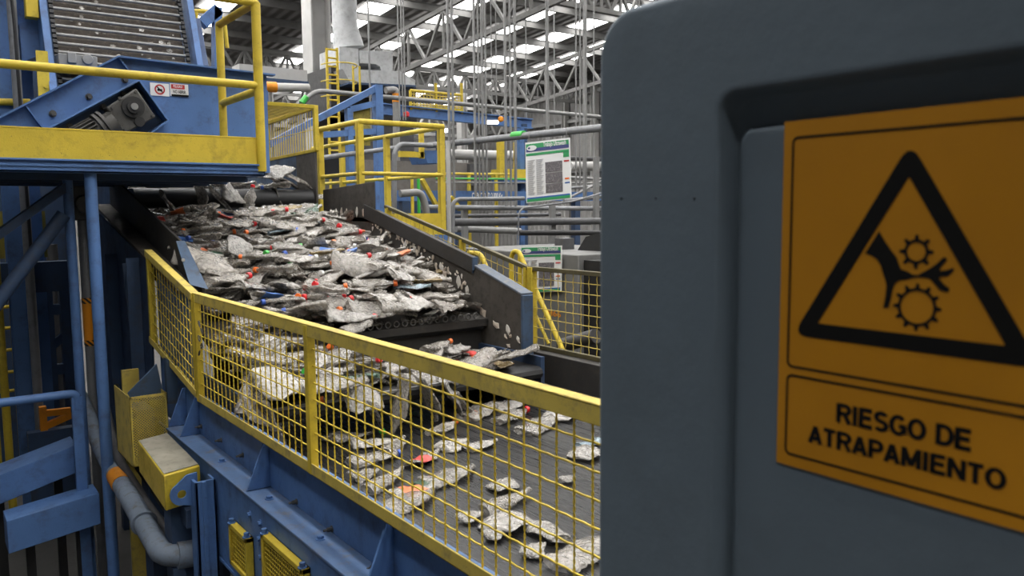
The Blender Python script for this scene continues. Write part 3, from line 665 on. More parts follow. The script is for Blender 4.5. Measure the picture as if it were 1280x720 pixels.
text('PELIGRO', w=w * .5, h=h * .2, o=(a.x + w * .42, y_ - .001, a.z + h * .7), u=(1, 0, 0)).build('lettering', WHITEP, o)
text('NO ABRIR', w=w * .7, h=h * .26, o=(a.x + w * .5, y_, a.z + h * .25), u=(1, 0, 0)).build('lettering', FINBLACK, o)
MB().box(a.x + w * .06, b.x, y_, y_ + .002, a.z, a.z + h * .16).build('black_band', FINBLACK, o)

# ------------------------------------------------------------------ slatted lift conveyor, upper left
YS = 7.3
bl, br = at(74, 80, y=YS), at(234, 80, y=YS); x0s = bl.x; x1s = br.x
tl = at(64, -6, x=x0s); tr_ = at(219, -6, x=x1s); yT = (tl.y + tr_.y) / 2; zT = (tl.z + tr_.z) / 2; zB = (bl.z + br.z) / 2
sl = thing('slat_conveyor', 'steep bar slat conveyor lifting plastic scraps above the blue housing', 'conveyor', ((x0s + x1s) / 2, YS, 0))
d = Vector((0, yT - YS, zT - zB)); d.normalize(); nrm = Vector((0, -d.z, d.y)); Lg = 2.2
def sp(x, t, off=0): return Vector((x, YS, zB)) + d * t + nrm * off
mb = MB(); mb.hexa([sp(x0s, -.6, -.06), sp(x1s, -.6, -.06), sp(x1s, Lg, -.06), sp(x0s, Lg, -.06), sp(x0s, -.6, -.03), sp(x1s, -.6, -.03), sp(x1s, Lg, -.03), sp(x0s, Lg, -.03)])
BROWNB = paint('scrap_caked_belt', (.085, .07, .058), .6, .8, (.20, .17, .14), scale=16); mb.build('backing_belt', BROWNB, sl)
t = -.5
while t < Lg:
    MB().cyl(sp(x0s, t, .01), sp(x1s, t, .01), .013, 10).build('slat', GALV, sl); t += .078
for x in (x0s - .015, x1s + .015):
    mb = MB(); t = -.5
    while t < Lg: mb.bar(sp(x, t, .015), sp(x, t + .03, .015), .03, .03, nrm); t += .044
    mb.build('chain', RUBBER, sl)
for x in (x0s - .08, x1s + .08):
    mb = MB(); mb.bar(sp(x, -.7), sp(x, Lg), .05, .22, nrm); mb.build('side_frame', BLUE, sl)
mb = MB(); random.seed(3)
for i in range(120):
    c_ = sp(random.uniform(x0s + .05, x1s - .05), random.uniform(-.2, Lg), random.uniform(-.02, .012)); rr = random.uniform(.006, .022); n = 5
    mb.add([c_ + Vector((math.cos(2 * PI * k / n) * rr * random.uniform(.6, 1.5), 0, 0)) + d * math.sin(2 * PI * k / n) * rr + nrm * random.uniform(0, .008) for k in range(n)], [(0, 1, 2, 3, 4)])
o = mb.build('plastic_scraps', PETW, sl); o['kind'] = 'stuff'
# steelwork left of the slats
def vcol(name, label, px, y, w, h, mat, ztop=6.0, cat='column', dp=.16):
    p = at(px, 80, y=y); mb = MB(); mb.ibeam((p.x, y, 0), (p.x, y, ztop), w, h, .014, (0, 1, 0)); return tag(mb.build(name, mat), label, cat)
vcol('steel_post', 'dark blue H-section post at the far left edge behind handrail', 6, 7.6, .16, .16, BLUE)
vcol('steel_post', 'blue post with grey conduit beside it left of the bar slats', 28, 7.9, .12, .14, BLUE)
a = at(18, 60, y=7.4); tag(MB().cyl((a.x, 7.4, 0), (a.x, 7.4, 6), .034, 14).build('conduit', PIPEG), 'grey vertical conduit pipe between the two blue posts at far left', 'pipe')
a = at(9, 40, y=7.3); tag(MB().tube(fillet([(a.x - .05, 7.3, 5.8), (a.x, 7.3, 4.6), (a.x + .05, 7.3, 4.2), (a.x + .06, 7.3, 2.2)], .2), .012, 8).build('black_cable', RUBBER), 'black cable hanging down the blue post at far left', 'cable')
br_ = MB(); br_.prism([at(24, 30, y=7.5), at(50, 18, y=7.5), at(64, 62, y=7.5), at(28, 78, y=7.5)], (0, .3, 0)); tag(br_.build('bracket_plate', BLUE), 'blue sloping bracket plate between post and bar slats', 'bracket')
p = at(40, 5, y=7.35); tag(MB().box(p.x - .045, p.x + .045, 7.35, 7.45, p.z - .1, p.z + .9).build('yellow_guard_post', YEL, bevel=.006), 'yellow square post hanging at the top left corner', 'post')
p = at(54, 92, y=7.1); mb = MB(); mb.box(p.x - .04, p.x + .04, 7.1, 7.12, p.z - .22, p.z + .17); mb.bolt((p.x + .01, 7.1, p.z - .1), (0, -1, 0), .01); tag(mb.build('yellow_strut', YEL), 'yellow flat strut standing behind the blue sloping flange', 'strut')
mb = MB(); a = at(70, 74, y=7.22); b = at(118, 74, y=7.22); mb.box(a.x, b.x, 7.1, 7.3, a.z - .06, a.z + .03); mb.box(a.x + .06, a.x + .12, 7.08, 7.1, a.z - .04, a.z + .04); mb.cyl((a.x + .2, 7.08, a.z), (a.x + .2, 7.12, a.z), .04, 12); tag(mb.build('bearing_block', GALV, bevel=.005), 'grey bearing block at the foot of the bar slats', 'bearing')
# right side steelwork of the slat lift
mb = MB(); mb.prism([at(236, 24, y=7.5), at(250, 22, y=7.5), at(261, 82, y=7.5), at(236, 82, y=7.5)], (0, .35, 0)); tag(mb.build('side_housing', paint('pale_blue_paint', (.15, .2, .33), .5, .4, scale=4), bevel=.004), 'pale blue tapered housing right of the bar slats', 'housing')
mb = MB(); mb.bar(at(252, 30, y=7.7), at(272, 12, y=7.7), .1, .1, (0, 1, 0)); mb.bar(at(271, 10, y=7.7), at(271, 90, y=7.7), .07, .1, (0, 1, 0)); tag(mb.build('angled_strut', BLUE), 'blue angled steel arm behind the yellow corner post', 'steel arm')
mb = MB(); mb.tube(fillet([at(232, 14, y=8.2), at(262, 14, y=8.2), at(280, 22, y=8.2), at(284, 60, y=8.2)], .1), .02, 8); mb.cyl(at(245, 14, y=8.2), at(245, 60, y=8.2), .02, 8); tag(mb.build('yellow_rail', YEL), 'thin yellow rail high behind the blue angled arm', 'handrail')

# ================================================================== UNDER THE PLATFORM, LOWER LEFT
pc = at(109.5, 385, y=6.15)
hy = thing('pipe_stand', 'blue grey pipe with orange hazard band standing behind the two blue legs', 'pipe', (pc.x, 6.15, 0))
MB().cyl((pc.x, 6.15, 0), (pc.x, 6.15, 2.62), .032, 16).build('pipe', PIPEG, hy)
mb = MB(); mb.box(pc.x - .09, pc.x + .09, 6.05, 6.25, 2.55, 2.78); mb.cyl((pc.x, 6.04, 2.66), (pc.x, 6.0, 2.66), .06, 14); mb.build('pipe_clamp', CASTIRON, hy, bevel=.01)
z1 = at(108, 372, y=6.15).z; z0 = at(111, 432, y=6.15).z
def hazard():
    m, n, b = nt('hazard_band'); tc = n.nodes.new('ShaderNodeTexCoord'); sx = n.nodes.new('ShaderNodeSeparateXYZ'); L(n, tc.outputs['Generated'], sx.inputs[0])
    ad = n.nodes.new('ShaderNodeMath'); ad.operation = 'MULTIPLY_ADD'; L(n, sx.outputs[0], ad.inputs[0]); ad.inputs[1].default_value = .22; L(n, sx.outputs[2], ad.inputs[2])
    fr = n.nodes.new('ShaderNodeMath'); fr.operation = 'PINGPONG'; L(n, ad.outputs[0], fr.inputs[0]); fr.inputs[1].default_value = .055
    st = n.nodes.new('ShaderNodeMath'); st.operation = 'GREATER_THAN'; L(n, fr.outputs[0], st.inputs[0]); st.inputs[1].default_value = .027
    e1 = n.nodes.new('ShaderNodeMath'); e1.operation = 'SUBTRACT'; L(n, sx.outputs[2], e1.inputs[0]); e1.inputs[1].default_value = .5
    e2 = n.nodes.new('ShaderNodeMath'); e2.operation = 'ABSOLUTE'; L(n, e1.outputs[0], e2.inputs[0])
    e3 = n.nodes.new('ShaderNodeMath'); e3.operation = 'GREATER_THAN'; L(n, e2.outputs[0], e3.inputs[0]); e3.inputs[1].default_value = .38
    mu = n.nodes.new('ShaderNodeMath'); mu.operation = 'MULTIPLY'; L(n, st.outputs[0], mu.inputs[0]); L(n, e3.outputs[0], mu.inputs[1])
    c = mixc(n, mu.outputs[0], (.75, .27, .01), (.01, .01, .01)); L(n, c, b.inputs['Base Color']); b.inputs['Roughness'].default_value = .4
    return m
o = MB().tube([(pc.x, 6.15, z0), (pc.x, 6.15, z1)], .0345, 16, False).build('hazard_band', hazard(), hy); o['label'] = 'orange band with black diagonal stripes at both ends'
# blue handrail at floor-stair level
rl = thing('handrail', 'blue tube handrail at the left edge in front of the ladder', 'handrail', (.3, 5.5, 0))
a = at(-60, 512, y=5.62); b = at(95, 491, y=5.62); a.z = b.z = (a.z + b.z) / 2
mb = MB(); mb.tube(fillet([a, b + Vector((.0, 0, 0)), Vector((b.x, 5.62, b.z - .1))], .04), .027, 12); mb.build('rail', BLUE, rl)
MB().box(b.x - .03, b.x + .03, 5.6, 5.64, 0, b.z - .02).build('post', BLUE, rl)
MB().box(a.x - .03, a.x + .03, 5.6, 5.64, 0, a.z - .02).build('post', BLUE, rl)
# two sloping blue channel feet
def chan(name, label, pts, y, w, h):
    a, b = at(*pts[0], y=y), at(*pts[1], y=y); mb = MB(); d_ = (b - a).normalized()
    mb.hexa([a + Vector((0, 0, -h)), b + Vector((0, 0, -h)), b + Vector((0, w, -h)), a + Vector((0, w, -h)), a, b, b + Vector((0, w, 0)), a + Vector((0, w, 0))])
    t = thing(name, label, 'steel beam', (a.x, y, 0)); mb.build('channel', BLUE, t, bevel=.004)
    for e, zz in ((min(a.x, b.x) + .1, min(a.z, b.z)), (max(a.x, b.x) - .12, max(a.z, b.z))): MB().box(e, e + .05, y + w - .06, y + w - .02, 0, zz - h * .5).build('foot', RUBBER, t)
    return t
chan('sloping_beam', 'upper of the two sloping blue beams at the lower left, under the handrail', [(-30, 606), (96, 556)], 5.75, .26, .18)
chan('sloping_beam', 'lower of the two sloping blue beams at the lower left, nearest the floor', [(8, 652), (124, 616)], 5.45, .22, .2)
# yellow ladder and frames in the gloom
ld = thing('ladder', 'yellow ladder standing in the gloom under the platform', 'ladder', (at(5, 420, y=9).x, 9, 0))
for px in (-16, 18): p = at(px, 400, y=9); MB().box(p.x - .035, p.x + .035, 8.97, 9.03, 0, at(px, 345, y=9).z + .3).build('side_rail', YEL, ld)
for py in (355, 385, 412, 440, 468, 492):
    a, b = at(-16, py, y=9), at(18, py, y=9); MB().cyl(a, (b.x, 9, a.z), .016, 8).build('rung', YEL, ld)
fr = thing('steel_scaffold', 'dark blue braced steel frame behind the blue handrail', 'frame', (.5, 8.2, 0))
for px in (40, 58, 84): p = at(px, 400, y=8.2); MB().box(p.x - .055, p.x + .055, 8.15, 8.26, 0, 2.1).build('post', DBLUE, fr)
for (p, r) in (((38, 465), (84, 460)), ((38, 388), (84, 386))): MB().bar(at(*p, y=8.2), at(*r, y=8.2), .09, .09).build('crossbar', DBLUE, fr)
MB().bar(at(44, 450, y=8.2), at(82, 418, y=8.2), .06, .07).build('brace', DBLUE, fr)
ob = thing('orange_bracket', 'orange folded bracket lying behind the blue handrail', 'bracket', at(70, 530, y=7.3))
mb = MB(); mb.bar(at(52, 517, y=7.3), at(88, 513, y=7.3), .05, .05); mb.bar(at(54, 534, y=7.3), at(90, 518, y=7.3), .05, .05); mb.bar(at(53, 508, y=7.3), at(55, 540, y=7.3), .05, .06, (0, 1, 0)); mb.build('plate', ORANGE, ob)
p = at(70, 540, y=7.3); MB().box(p.x - .2, p.x + .2, 7.25, 7.35, 0, p.z + .03).build('stand', DBLUE, ob)
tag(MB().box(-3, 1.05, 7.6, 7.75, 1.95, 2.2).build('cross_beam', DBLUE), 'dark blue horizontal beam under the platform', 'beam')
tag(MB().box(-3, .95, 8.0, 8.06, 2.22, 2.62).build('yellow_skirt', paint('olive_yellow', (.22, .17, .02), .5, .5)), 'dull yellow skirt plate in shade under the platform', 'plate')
tag(MB().box(-3.4, 1.4, 9.6, 9.8, 0, 5.2).build('shade_screen', DBLUE), 'added dark blue shade screen far back under the platform', 'shade screen')  # dark backing added to cover the bright wall and keep this corner dark
tag(MB().box(-4.2, -3.2, 4.6, 9.5, 0, 5.0).build('shade_screen', DBLUE), 'added dark blue shade screen left of the ladder', 'shade screen')  # unseen block added to keep roof light off the lower left
# posts behind: stack of vertical pipes
for i, (px, y, m, r) in enumerate(((30, 8.6, PIPEG, .03), (70, 8.9, DPIPE, .05), (52, 9.1, GALV, .02))):
    p = at(px, 390, y=y); tag(MB().cyl((p.x, y, 0), (p.x, y, 2.3), r, 12).build('standpipe', m), ['thin grey standpipe right of the yellow ladder', 'thick dark standpipe inside the dark blue frame', 'thin galvanised standpipe inside the dark blue frame'][i], 'pipe')
# grey pipe with elbow and hoses
XPp = .99
pipe = thing('elbow_pipe', 'dusty blue grey pipe with elbow and orange band running below yellow boxes', 'pipe', (1.0, 4.4, 0))
pz = 1.0
a, b, c_ = at(104, 505, y=5.6), at(136, 585, y=5.05), at(207, 692, x=.93)
path = fillet([at(98, 495, y=6.1), at(133, 572, y=5.62), at(205, 697, y=4.1), at(262, 688, y=4.1)], .12, 8)
PIPEB = paint('dusty_blue_pipe', (.17, .21, .27), .55, .9, (.10, .085, .07), scale=8)
MB().tube(path, .055, 18).build('pipe', PIPEB, pipe)
e0, e1 = at(133, 572, y=5.62), at(205, 697, y=4.1); k0, k1 = e0.lerp(e1, .22), e0.lerp(e1, .33)
MB().cyl(k0, k1, .058, 18).build('orange_band', ORANGE, pipe)
mb = MB(); k2 = e0.lerp(e1, .96); k3 = e0.lerp(e1, .75); mb.cyl(e0.lerp(e1, .70), e0.lerp(e1, .72), .068, 18); mb.build('coupling', PIPEB, pipe); mb = MB(); dd = (at(262, 688, y=4.1) - e1).normalized(); mb.cyl(e1 + dd * .06, e1 + dd * .2, .068, 18); mb.build('coupling', PIPEB, pipe)
for (px, py, yy) in ((222, 700, 4.1),):
    p = at(px, py, y=yy); MB().box(p.x - .03, p.x + .03, yy - .03, yy + .03, 0, p.z - .03).build('support', DBLUE, pipe)
for i, (dx, r) in enumerate(((0, .026), (17, .018))):
    pts = [at(128 + dx, 490 - i * 8, y=5.9), at(146 + dx, 570, y=5.4), at(190 + dx, 640 - i * 4, y=4.75), at(222 + dx, 676, y=4.4), at(236 + dx, 690, y=4.3)]
    tag(MB().tube(fillet(pts, .15), r, 12).build('hose', DPIPE if i == 0 else RUBBER), ['grey black hose running beside the elbow pipe', 'thin black hose running closest to the yellow boxes'][i], 'hose')
# perforated yellow motor guard
pg = thing('perforated_guard', 'yellow perforated metal guard with open back above the elbow pipe', 'guard', (1.05, 5.0, 0))
YA = 4.86
q1, q2, q3, q4 = at(164, 497, y=YA), at(210, 490, y=YA), at(211, 577, y=YA), at(164, 584, y=YA)
x0, x1 = (q1.x + q4.x) / 2, (q2.x + q3.x) / 2; z1 = (q1.z + q2.z) / 2; z0 = (q3.z + q4.z) / 2; dY = .42
mb = MB(); e = .012
for (u0, u1, w0, w1) in ((x0, x1, z1 - e, z1), (x0, x1, z0, z0 + e), (x0, x0 + e, z0, z1), (x1 - e, x1, z0, z1)): mb.box(u0, u1, YA, YA + .003, w0, w1)
mb.box(x0, x0 + .003, YA, YA + dY, z0, z1); mb.box(x0, x1, YA, YA + dY, z0, z0 + .003); mb.box(x1 - .003, x1, YA, YA + dY, z0, z1)
mb.build('casing', YELD, pg)
mb = MB(); st = .0155; hh = z1 - z0; wv = x1 - x0
for s in (-1, 1):
    k = -int(hh / st) - 1
    while k * st < wv + hh:
        u = k * st; pts = []
        for j in range(2): pass
        # strand from (u,0) to (u+hh*s, hh) clipped
        ua, ub = (u, u + hh) if s == 1 else (u, u - hh)
        t0, t1 = 0.0, 1.0
        for bound, sign in ((0, 1), (wv, -1)):
            fa, fb = (ua - bound) * sign, (ub - bound) * sign
            if fa < 0 and fb < 0: t0, t1 = 1, 0; break
            if fa < 0: t0 = max(t0, fa / (fa - fb))
            if fb < 0: t1 = min(t1, fa / (fa - fb))
        if t1 - t0 > .01:
            P0 = Vector((x0 + ua + (ub - ua) * t0, YA + .002, z0 + hh * t0)); P1 = Vector((x0 + ua + (ub - ua) * t1, YA + .002, z0 + hh * t1)); mb.bar(P0, P1, .0048, .002, (0, -1, 0))
        k += 1
mb.build('perforated_face', YELD, pg)
mb = MB(); mb.box(x0 + .05, x1 - .05, YA + .1, YA + .35, z0 + .01, z0 + .3); mb.build('inner_motor', DBLUE, pg)
MB().box(x0 + .1, x0 + .2, YA + .1, YA + .3, 0, z0).build('stand', DBLUE, pg)
tag(MB().box(1.02, 1.12, 5.5, 5.53, .0, 1.6).build('sheet_guard', YELD), 'dim yellow panel between the blue legs and perforated guard', 'panel')
# yellow drive cover box
bx = thing('drive_cover', 'yellow sheet metal box cover with dusty top beside blue beam', 'cover', (1.0, 4.3, 0))
zt = 1.33; c1, c2, c3, c4 = at(172, 551, z=zt + .02), at(209, 541, z=zt + .02), at(250, 582, z=zt), at(205, 595, z=zt)
hB = (at(205, 595, z=zt) - at(213, 638, y=c4.y)).z
low = Vector((0, 0, -hB)); mb = MB(); mb.hexa([c1 + low, c4 + low, c3 + low, c2 + low, c1, c4, c3, c2]); mb.build('cover', YEL, bx, bevel=.006)
DUST = paint('dust_layer', (.27, .25, .20), .8, .6, (.12, .105, .08), scale=9)
up_ = Vector((0, 0, .003)); mb = MB(); ins = lambda p, cc: p.lerp(cc, .05) + up_
cc = (c1 + c2 + c3 + c4) / 4; mb.prism([ins(c1, cc), ins(c4, cc), ins(c3, cc), ins(c2, cc)], (0, 0, .002)); o = mb.build('dust', DUST, bx); o['label'] = 'grey dust lying on the top'
m_ = (c3 + c4) / 2; MB().box(m_.x - .05, m_.x + .06, m_.y + .06, m_.y + .2, 0, zt - hB).build('stand', DBLUE, bx)
k_ = at(243, 645, y=4.1); tag(MB().box(k_.x - .06, k_.x + .08, 4.02, 4.2, k_.z - .03, k_.z + .07).build('clamp_bracket', DBLUE, bevel=.006), 'small blue clamp bracket under the yellow box cover', 'bracket')
# two small mesh inspection covers on the beam side
def mini(pts, label):
    P_ = [at(*p, x=1.10) for p in pts]; y1, y0 = (P_[0].y + P_[3].y) / 2, (P_[1].y + P_[2].y) / 2; z1, z0 = (P_[0].z + P_[1].z) / 2, (P_[2].z + P_[3].z) / 2
    t = thing('inspection_cover', label, 'cover', (1.11, (y0 + y1) / 2, z0)); e = .022; mb = MB()
    for (a0, a1, b0, b1) in ((y0, y1, z1 - e, z1), (y0, y1, z0, z0 + e), (y0, y0 + e, z0, z1), (y1 - e, y1, z0, z1)): mb.box(1.09, 1.124, a0, a1, b0, b1)
    mb.build('frame', YEL, t, bevel=.002); mb = MB(); mesh_fill(mb, (1.1, y0, z0), (1.1, y1, z0), (1.1, y1, z1), (1.1, y0, z1), int((y1 - y0) / .02), int((z1 - z0) / .02), .0022, 0, 4); mb.build('wire_mesh', YEL, t)
    MB().box(1.12, 1.1235, y0, y1, z0, z1).build('opening_shade', RUBBER, t)  # flat black sheet painted as the dark inside of an opening
    for yy in (y0 + .02, y1 - .02): mb = MB(); mb.bolt((1.1, yy, z1), (0, 0, 1), .012, .02); mb.build('bolt', BLUE, t)
mini([(289, 656), (311, 671), (311, 720), (289, 709)], 'left small yellow mesh cover on blue beam side')
mini([(330, 668), (382, 711), (382, 790), (330, 752)], 'right small yellow mesh cover on blue beam side')
# bracing gusset under the short guard
gp_ = MB(); gp_.prism([at(196, 455, y=4.98), at(206, 500, y=4.98), at(165, 500, y=4.98), at(160, 492, y=4.98)], (0, .02, 0)); gp_.prism([at(207, 448, y=4.95), at(222, 455, y=4.95), at(222, 505, y=4.95), at(210, 505, y=4.95)], (0, .05, 0))
tag(gp_.build('gusset_bracket', ENDB), 'blue gusset bracket below the short sloping mesh guard', 'bracket')

# ================================================================== LANDING WITH YELLOW RAILING
YL = 7.2
cr = at(552, 158, y=YL); cl = at(450, 152, y=YL); ztr = (cr.z + cl.z) / 2; xr_, xl_ = cr.x, cl.x
zkp = at(525, 267, y=YL).z
ln = thing('landing_platform', 'yellow railed landing with yellow kick plate beyond the far chute wall', 'platform', ((xl_ + xr_) / 2, YL + 1, 0))
yfar = at(401, 187, x=xr_).y; yl2 = at(398, 166, x=xl_).y
mb = MB(); mb.tube([(xl_, yl2, ztr), (xl_, YL, ztr), (xr_ + .02, YL, ztr)], .028, 14); mb.build('top_rail', YEL, ln)
mb = MB(); mb.cyl((xr_, YL, ztr - .01), (xr_, yfar + .3, ztr - .01), .026, 14); mb.build('top_rail', YEL, ln)
mb = MB(); mb.cyl((xl_, YL, ztr - .5), (xr_, YL, ztr - .5), .02, 12); mb.cyl((xr_, YL, ztr - .5), (xr_, yfar, ztr - .5), .02, 12); mb.cyl((xl_, YL, ztr - .5), (xl_, yl2, ztr - .5), .02, 12); mb.build('mid_rail', YEL, ln)
for (x, y) in ((xl_, YL), (xr_, YL), (xr_, at(484, 175, x=xr_).y), (xr_, at(428, 184, x=xr_).y), (xl_, yl2 - .05)):
    mb = MB(); mb.box(x - .03, x + .03, y - .012, y + .012, zkp - .25, ztr); mb.box(x - .03, x - .02, y, y + .05, zkp - .25, ztr); mb.box(x + .02, x + .03, y, y + .05, zkp - .25, ztr); mb.build('rail_post', YEL, ln, bevel=.002)
mb = MB(); mb.box(xl_ + .1, xr_ + .03, YL - .01, YL + .005, zkp - .22, zkp); mb.box(xr_ + .02, xr_ + .03, YL, yfar, zkp - .22, zkp); mb.build('kick_plate', YEL, ln)
MB().box(xl_, xr_ + .04, YL - .02, yfar, zkp - .42, zkp - .225).build('edge_beam', BLUE, ln)
for (x, y) in ((xr_ - .05, YL + .1), (xr_ - .05, yfar - .2), (xl_ + .1, yfar - .2)): MB().box(x - .06, x + .06, y - .06, y + .06, 0, zkp - .42).build('leg', BLUE, ln)

# ================================================================== FAR MACHINERY
def pbox(mb, px0, px1, py0, py1, y, dep):
    a, b = at(px0, py1, y=y), at(px1, py0, y=y); return mb.box(a.x, b.x, y, y + dep, min(a.z, b.z), max(a.z, b.z))
def ppoly(mb, pts, y, dep): return mb.prism([at(*p, y=y) for p in pts], (0, dep, 0))
# blue frame with yellow mesh panel
bf = thing('braced_steelwork', 'blue braced steel frame holding a yellow mesh panel behind yellow railing', 'frame', (at(474, 150, y=10).x, 10, 0))
p = at(474, 106, y=10); q_ = at(331, 184, y=10)
mb = MB(); mb.box(p.x - .055, p.x + .055, 10, 10.12, 0, p.z); mb.build('post', BLUE, bf)
a = at(438, 140, y=10); mb = MB(); mb.box(a.x - .04, a.x + .04, 10, 10.1, 0, a.z + .05); mb.build('post', BLUE, bf)
MB().bar(p - Vector((0, -.06, .03)), q_ + Vector((0, .06, 0)), .08, .09, (0, 1, 0)).build('brace', BLUE, bf)
mb = MB(); mb.bar(at(437, 137, y=10.05), at(470, 129, y=10.05), .08, .08); mb.bar(at(398, 169, y=10.05), at(474, 164, y=10.05), .08, .08); mb.build('crossbar', BLUE, bf)
o = MB(); ppoly(o, [(442, 139), (463, 134), (463, 182), (442, 182)], 10.08, .02); o.build('mesh_panel', paint('olive_mesh', (.32, .26, .05), .6, .6, scale=14), bf)
# white column braces etc are structure; long pipes
def pipe_along(name, label, p0, p1, y=None, x=None, r=.05, mat=GALV, n=14, y1=None):
    a = at(*p0, y=y) if y else at(*p0, x=x); b = at(*p1, y=y1 or y) if y else at(*p1, x=x)
    return tag(MB().cyl(a, b, r, n).build(name, mat), label, 'pipe')
a, b = at(394, 113, y=11.5), at(760, 147, y=11.5)
gp0 = thing('overhead_pipe', 'long pale overhead pipe with green bend crossing behind the blue frame', 'pipe', (a.x, 11.5, 0))
d0 = at(375, 132, y=11.5)
MB().tube(fillet([d0 - Vector((0, 0, .8)), d0, a, b], .35), .036, 12).build('pipe', GALV, gp0)
o = MB().cyl(at(377, 129, y=11.45), at(383, 121, y=11.45), .045, 12).build('green_sleeve', CAPM['green'], gp0)
pw = thing('white_duct', 'white duct with an orange end left of the white column', 'duct', at(350, 110, y=13))
MB().cyl(at(345, 109, y=13), at(386, 110, y=13), .07, 14).build('duct', WHITE, pw); MB().cyl(at(322, 108, y=13), at(345, 109, y=13), .085, 14).build('orange_sleeve', ORANGE, pw)
o = MB(); pbox(o, 300, 386, 102, 106, 14, .2); tag(o.build('blue_beam', DBLUE), 'dark blue beam above the white duct left of the column', 'beam')
o = MB(); pbox(o, 300, 384, 88, 102, 14.3, .4); tag(o.build('grey_duct_panel', WHITE), 'pale grey duct panel above the dark blue beam', 'duct')
a = at(331, 120, y=8.8); tag(MB().box(a.x - .04, a.x + .04, 8.8, 8.88, 2.6, a.z + .06).build('blue_stub_post', BLUE), 'short blue post right beside the yellow corner post', 'post')
# extraction hood
hd = thing('extraction_hood', 'grey extraction hood with wide stack above dark machine at the back', 'hood', (at(470, 90, y=14).x, 14.4, 0))
HOODM = paint('hood_metal', (.46, .47, .48), .55, .6, (.2, .19, .18), scale=5)
mb = MB(); ppoly(mb, [(428, 86), (500, 89), (519, 100), (519, 107), (438, 103)], 13.8, 1.4); mb.build('canopy', HOODM, hd)
mb = MB(); ppoly(mb, [(436, 102.5), (520, 106.5), (520, 109), (436, 105)], 13.75, 1.5); mb.build('canopy_trim', DBLUE, hd)
mb = MB(); pbox(mb, 425, 448, 61, 87, 14.1, .9); mb.build('left_duct', HOODM, hd)
mb = MB(); ppoly(mb, [(449, 63), (491, 64), (491, 90), (477, 89), (475, 83), (470, 80), (455, 79), (450, 79)], 14.1, .9); mb.build('right_duct', HOODM, hd)
mb = MB(); c_ = at(436, 60, y=14.6); c2_ = at(431, 30, y=14.6); mb.tube([c_, c_.lerp(c2_, .3), c_.lerp(c2_, .6), c2_, Vector((c2_.x, 14.6, roofz(14.6) - .1))], .3, 20, True, [.30, .28, .25, .24, .24]); mb.build('stack', HOODM, hd)
mb = MB(); ppoly(mb, [(414, 82), (428, 80), (440, 103), (440, 140), (414, 140)], 14.2, 1.2); pbox(mb, 436, 520, 109, 150, 14.4, 1.0); mb.build('machine_body', RUBBER, hd)
a = at(436, 150, y=14.4); b = at(520, 150, y=14.4); MB().box(a.x, b.x, 14.5, 15.3, 0, a.z + .1).build('machine_base', DPIPE, hd)
lad = thing('caged_ladder', 'yellow caged ladder right of the big white column', 'ladder', (at(414, 100, y=12.8).x, 12.8, 0))
for px in (408, 421): p = at(px, 60, y=12.8); MB().box(p.x - .016, p.x + .016, 12.78, 12.82, 0, p.z).build('side_rail', YEL, lad)
for i in range(14):
    z = at(414, 62 + i * 10.5, y=12.8).z; a, b = at(408, 100, y=12.8), at(421, 100, y=12.8); MB().cyl((a.x, 12.8, z), (b.x, 12.8, z), .016, 8).build('rung', YEL, lad)
mb = MB()
for py in (82, 103, 122): 
    p = at(414, py, y=12.8); mb.tube([p + Vector((math.cos(t) * .3 + .12, -math.sin(t) * .4, 0)) for t in [PI * i / 10 for i in range(11)]], .011, 6)
for dx in (.42, .3): mb.bar((at(414, 82, y=12.8).x + dx, 12.6, at(414, 82, y=12.8).z), (at(414, 82, y=12.8).x + dx, 12.6, at(414, 124, y=12.8).z), .03, .02, (0, 1, 0))
mb.build('cage', YEL, lad)
# elevated blue beam with yellow balcony
bb = thing('overhead_beam', 'blue overhead beam carrying a yellow railed balcony at the back', 'beam', (at(560, 140, y=13).x, 13, 0))
a, b = at(476, 136, y=13), at(664, 155, y=13); MB().ibeam(a, b, .12, .2, .02).build('beam', BLUE, bb)
for px in (550, 654): p = at(px, 150, y=13); MB().box(p.x - .06, p.x + .06, 12.95, 13.07, 0, p.z - .08).build('post', DBLUE, bb)
mb = MB(); a, b = at(513, 113, y=13), at(577, 119, y=13); mb.cyl(a, b, .025, 8); zf = at(513, 134, y=13).z; zf2 = at(577, 138, y=13).z
for px in (513, 545, 577): p = at(px, 120, y=13); mb.bar((p.x, 13, zf - .05), (p.x, 13, at(px, 104 if px > 520 else 113, y=13).z), .04, .04, (0, 1, 0))
mb.bar((a.x, 13, zf), (b.x, 13, zf2), .03, .06); mb.build('balcony_rail', YEL, bb)
mb = MB(); mesh_fill(mb, (a.x, 13, zf), (b.x, 13, zf2), b, a, 16, 5, .012, 0, 4); mb.build('balcony_mesh', YELD, bb)
el = thing('elbow_duct', 'upright elbow duct with orange band beside the hood', 'duct', (at(496, 130, y=12.5).x, 12.5, 0))
MB().tube(fillet([at(482, 113, y=12.5), at(495, 112, y=12.5), at(495, 122, y=12.5), at(496, 220, y=12.5)], .15), .06, 12).build('duct', GALV, el)
MB().cyl(at(495, 117, y=12.5), at(495, 128, y=12.5), .066, 12).build('orange_band', ORANGE, el)
for (px, py, lab) in ((508, 143, 'small red beacon hanging under the blue overhead beam'), (626, 149, 'red bell beside the tube lamp on blue overhead beam')):
    p = at(px, py, y=12.85); t = thing('red_beacon', lab, 'beacon', p); MB().tube([p + Vector((0, 0, -.05)), p + Vector((0, 0, -.03)), p + Vector((0, 0, .03)), p + Vector((0, 0, .05))], .05, 14, True, [.03, .055, .055, .03]).build('dome', ORANGE if px > 600 else REDP, t); MB().cyl(p + Vector((0, 0, .05)), p + Vector((0, .1, .12)), .012, 8).build('bracket', DPIPE, t)
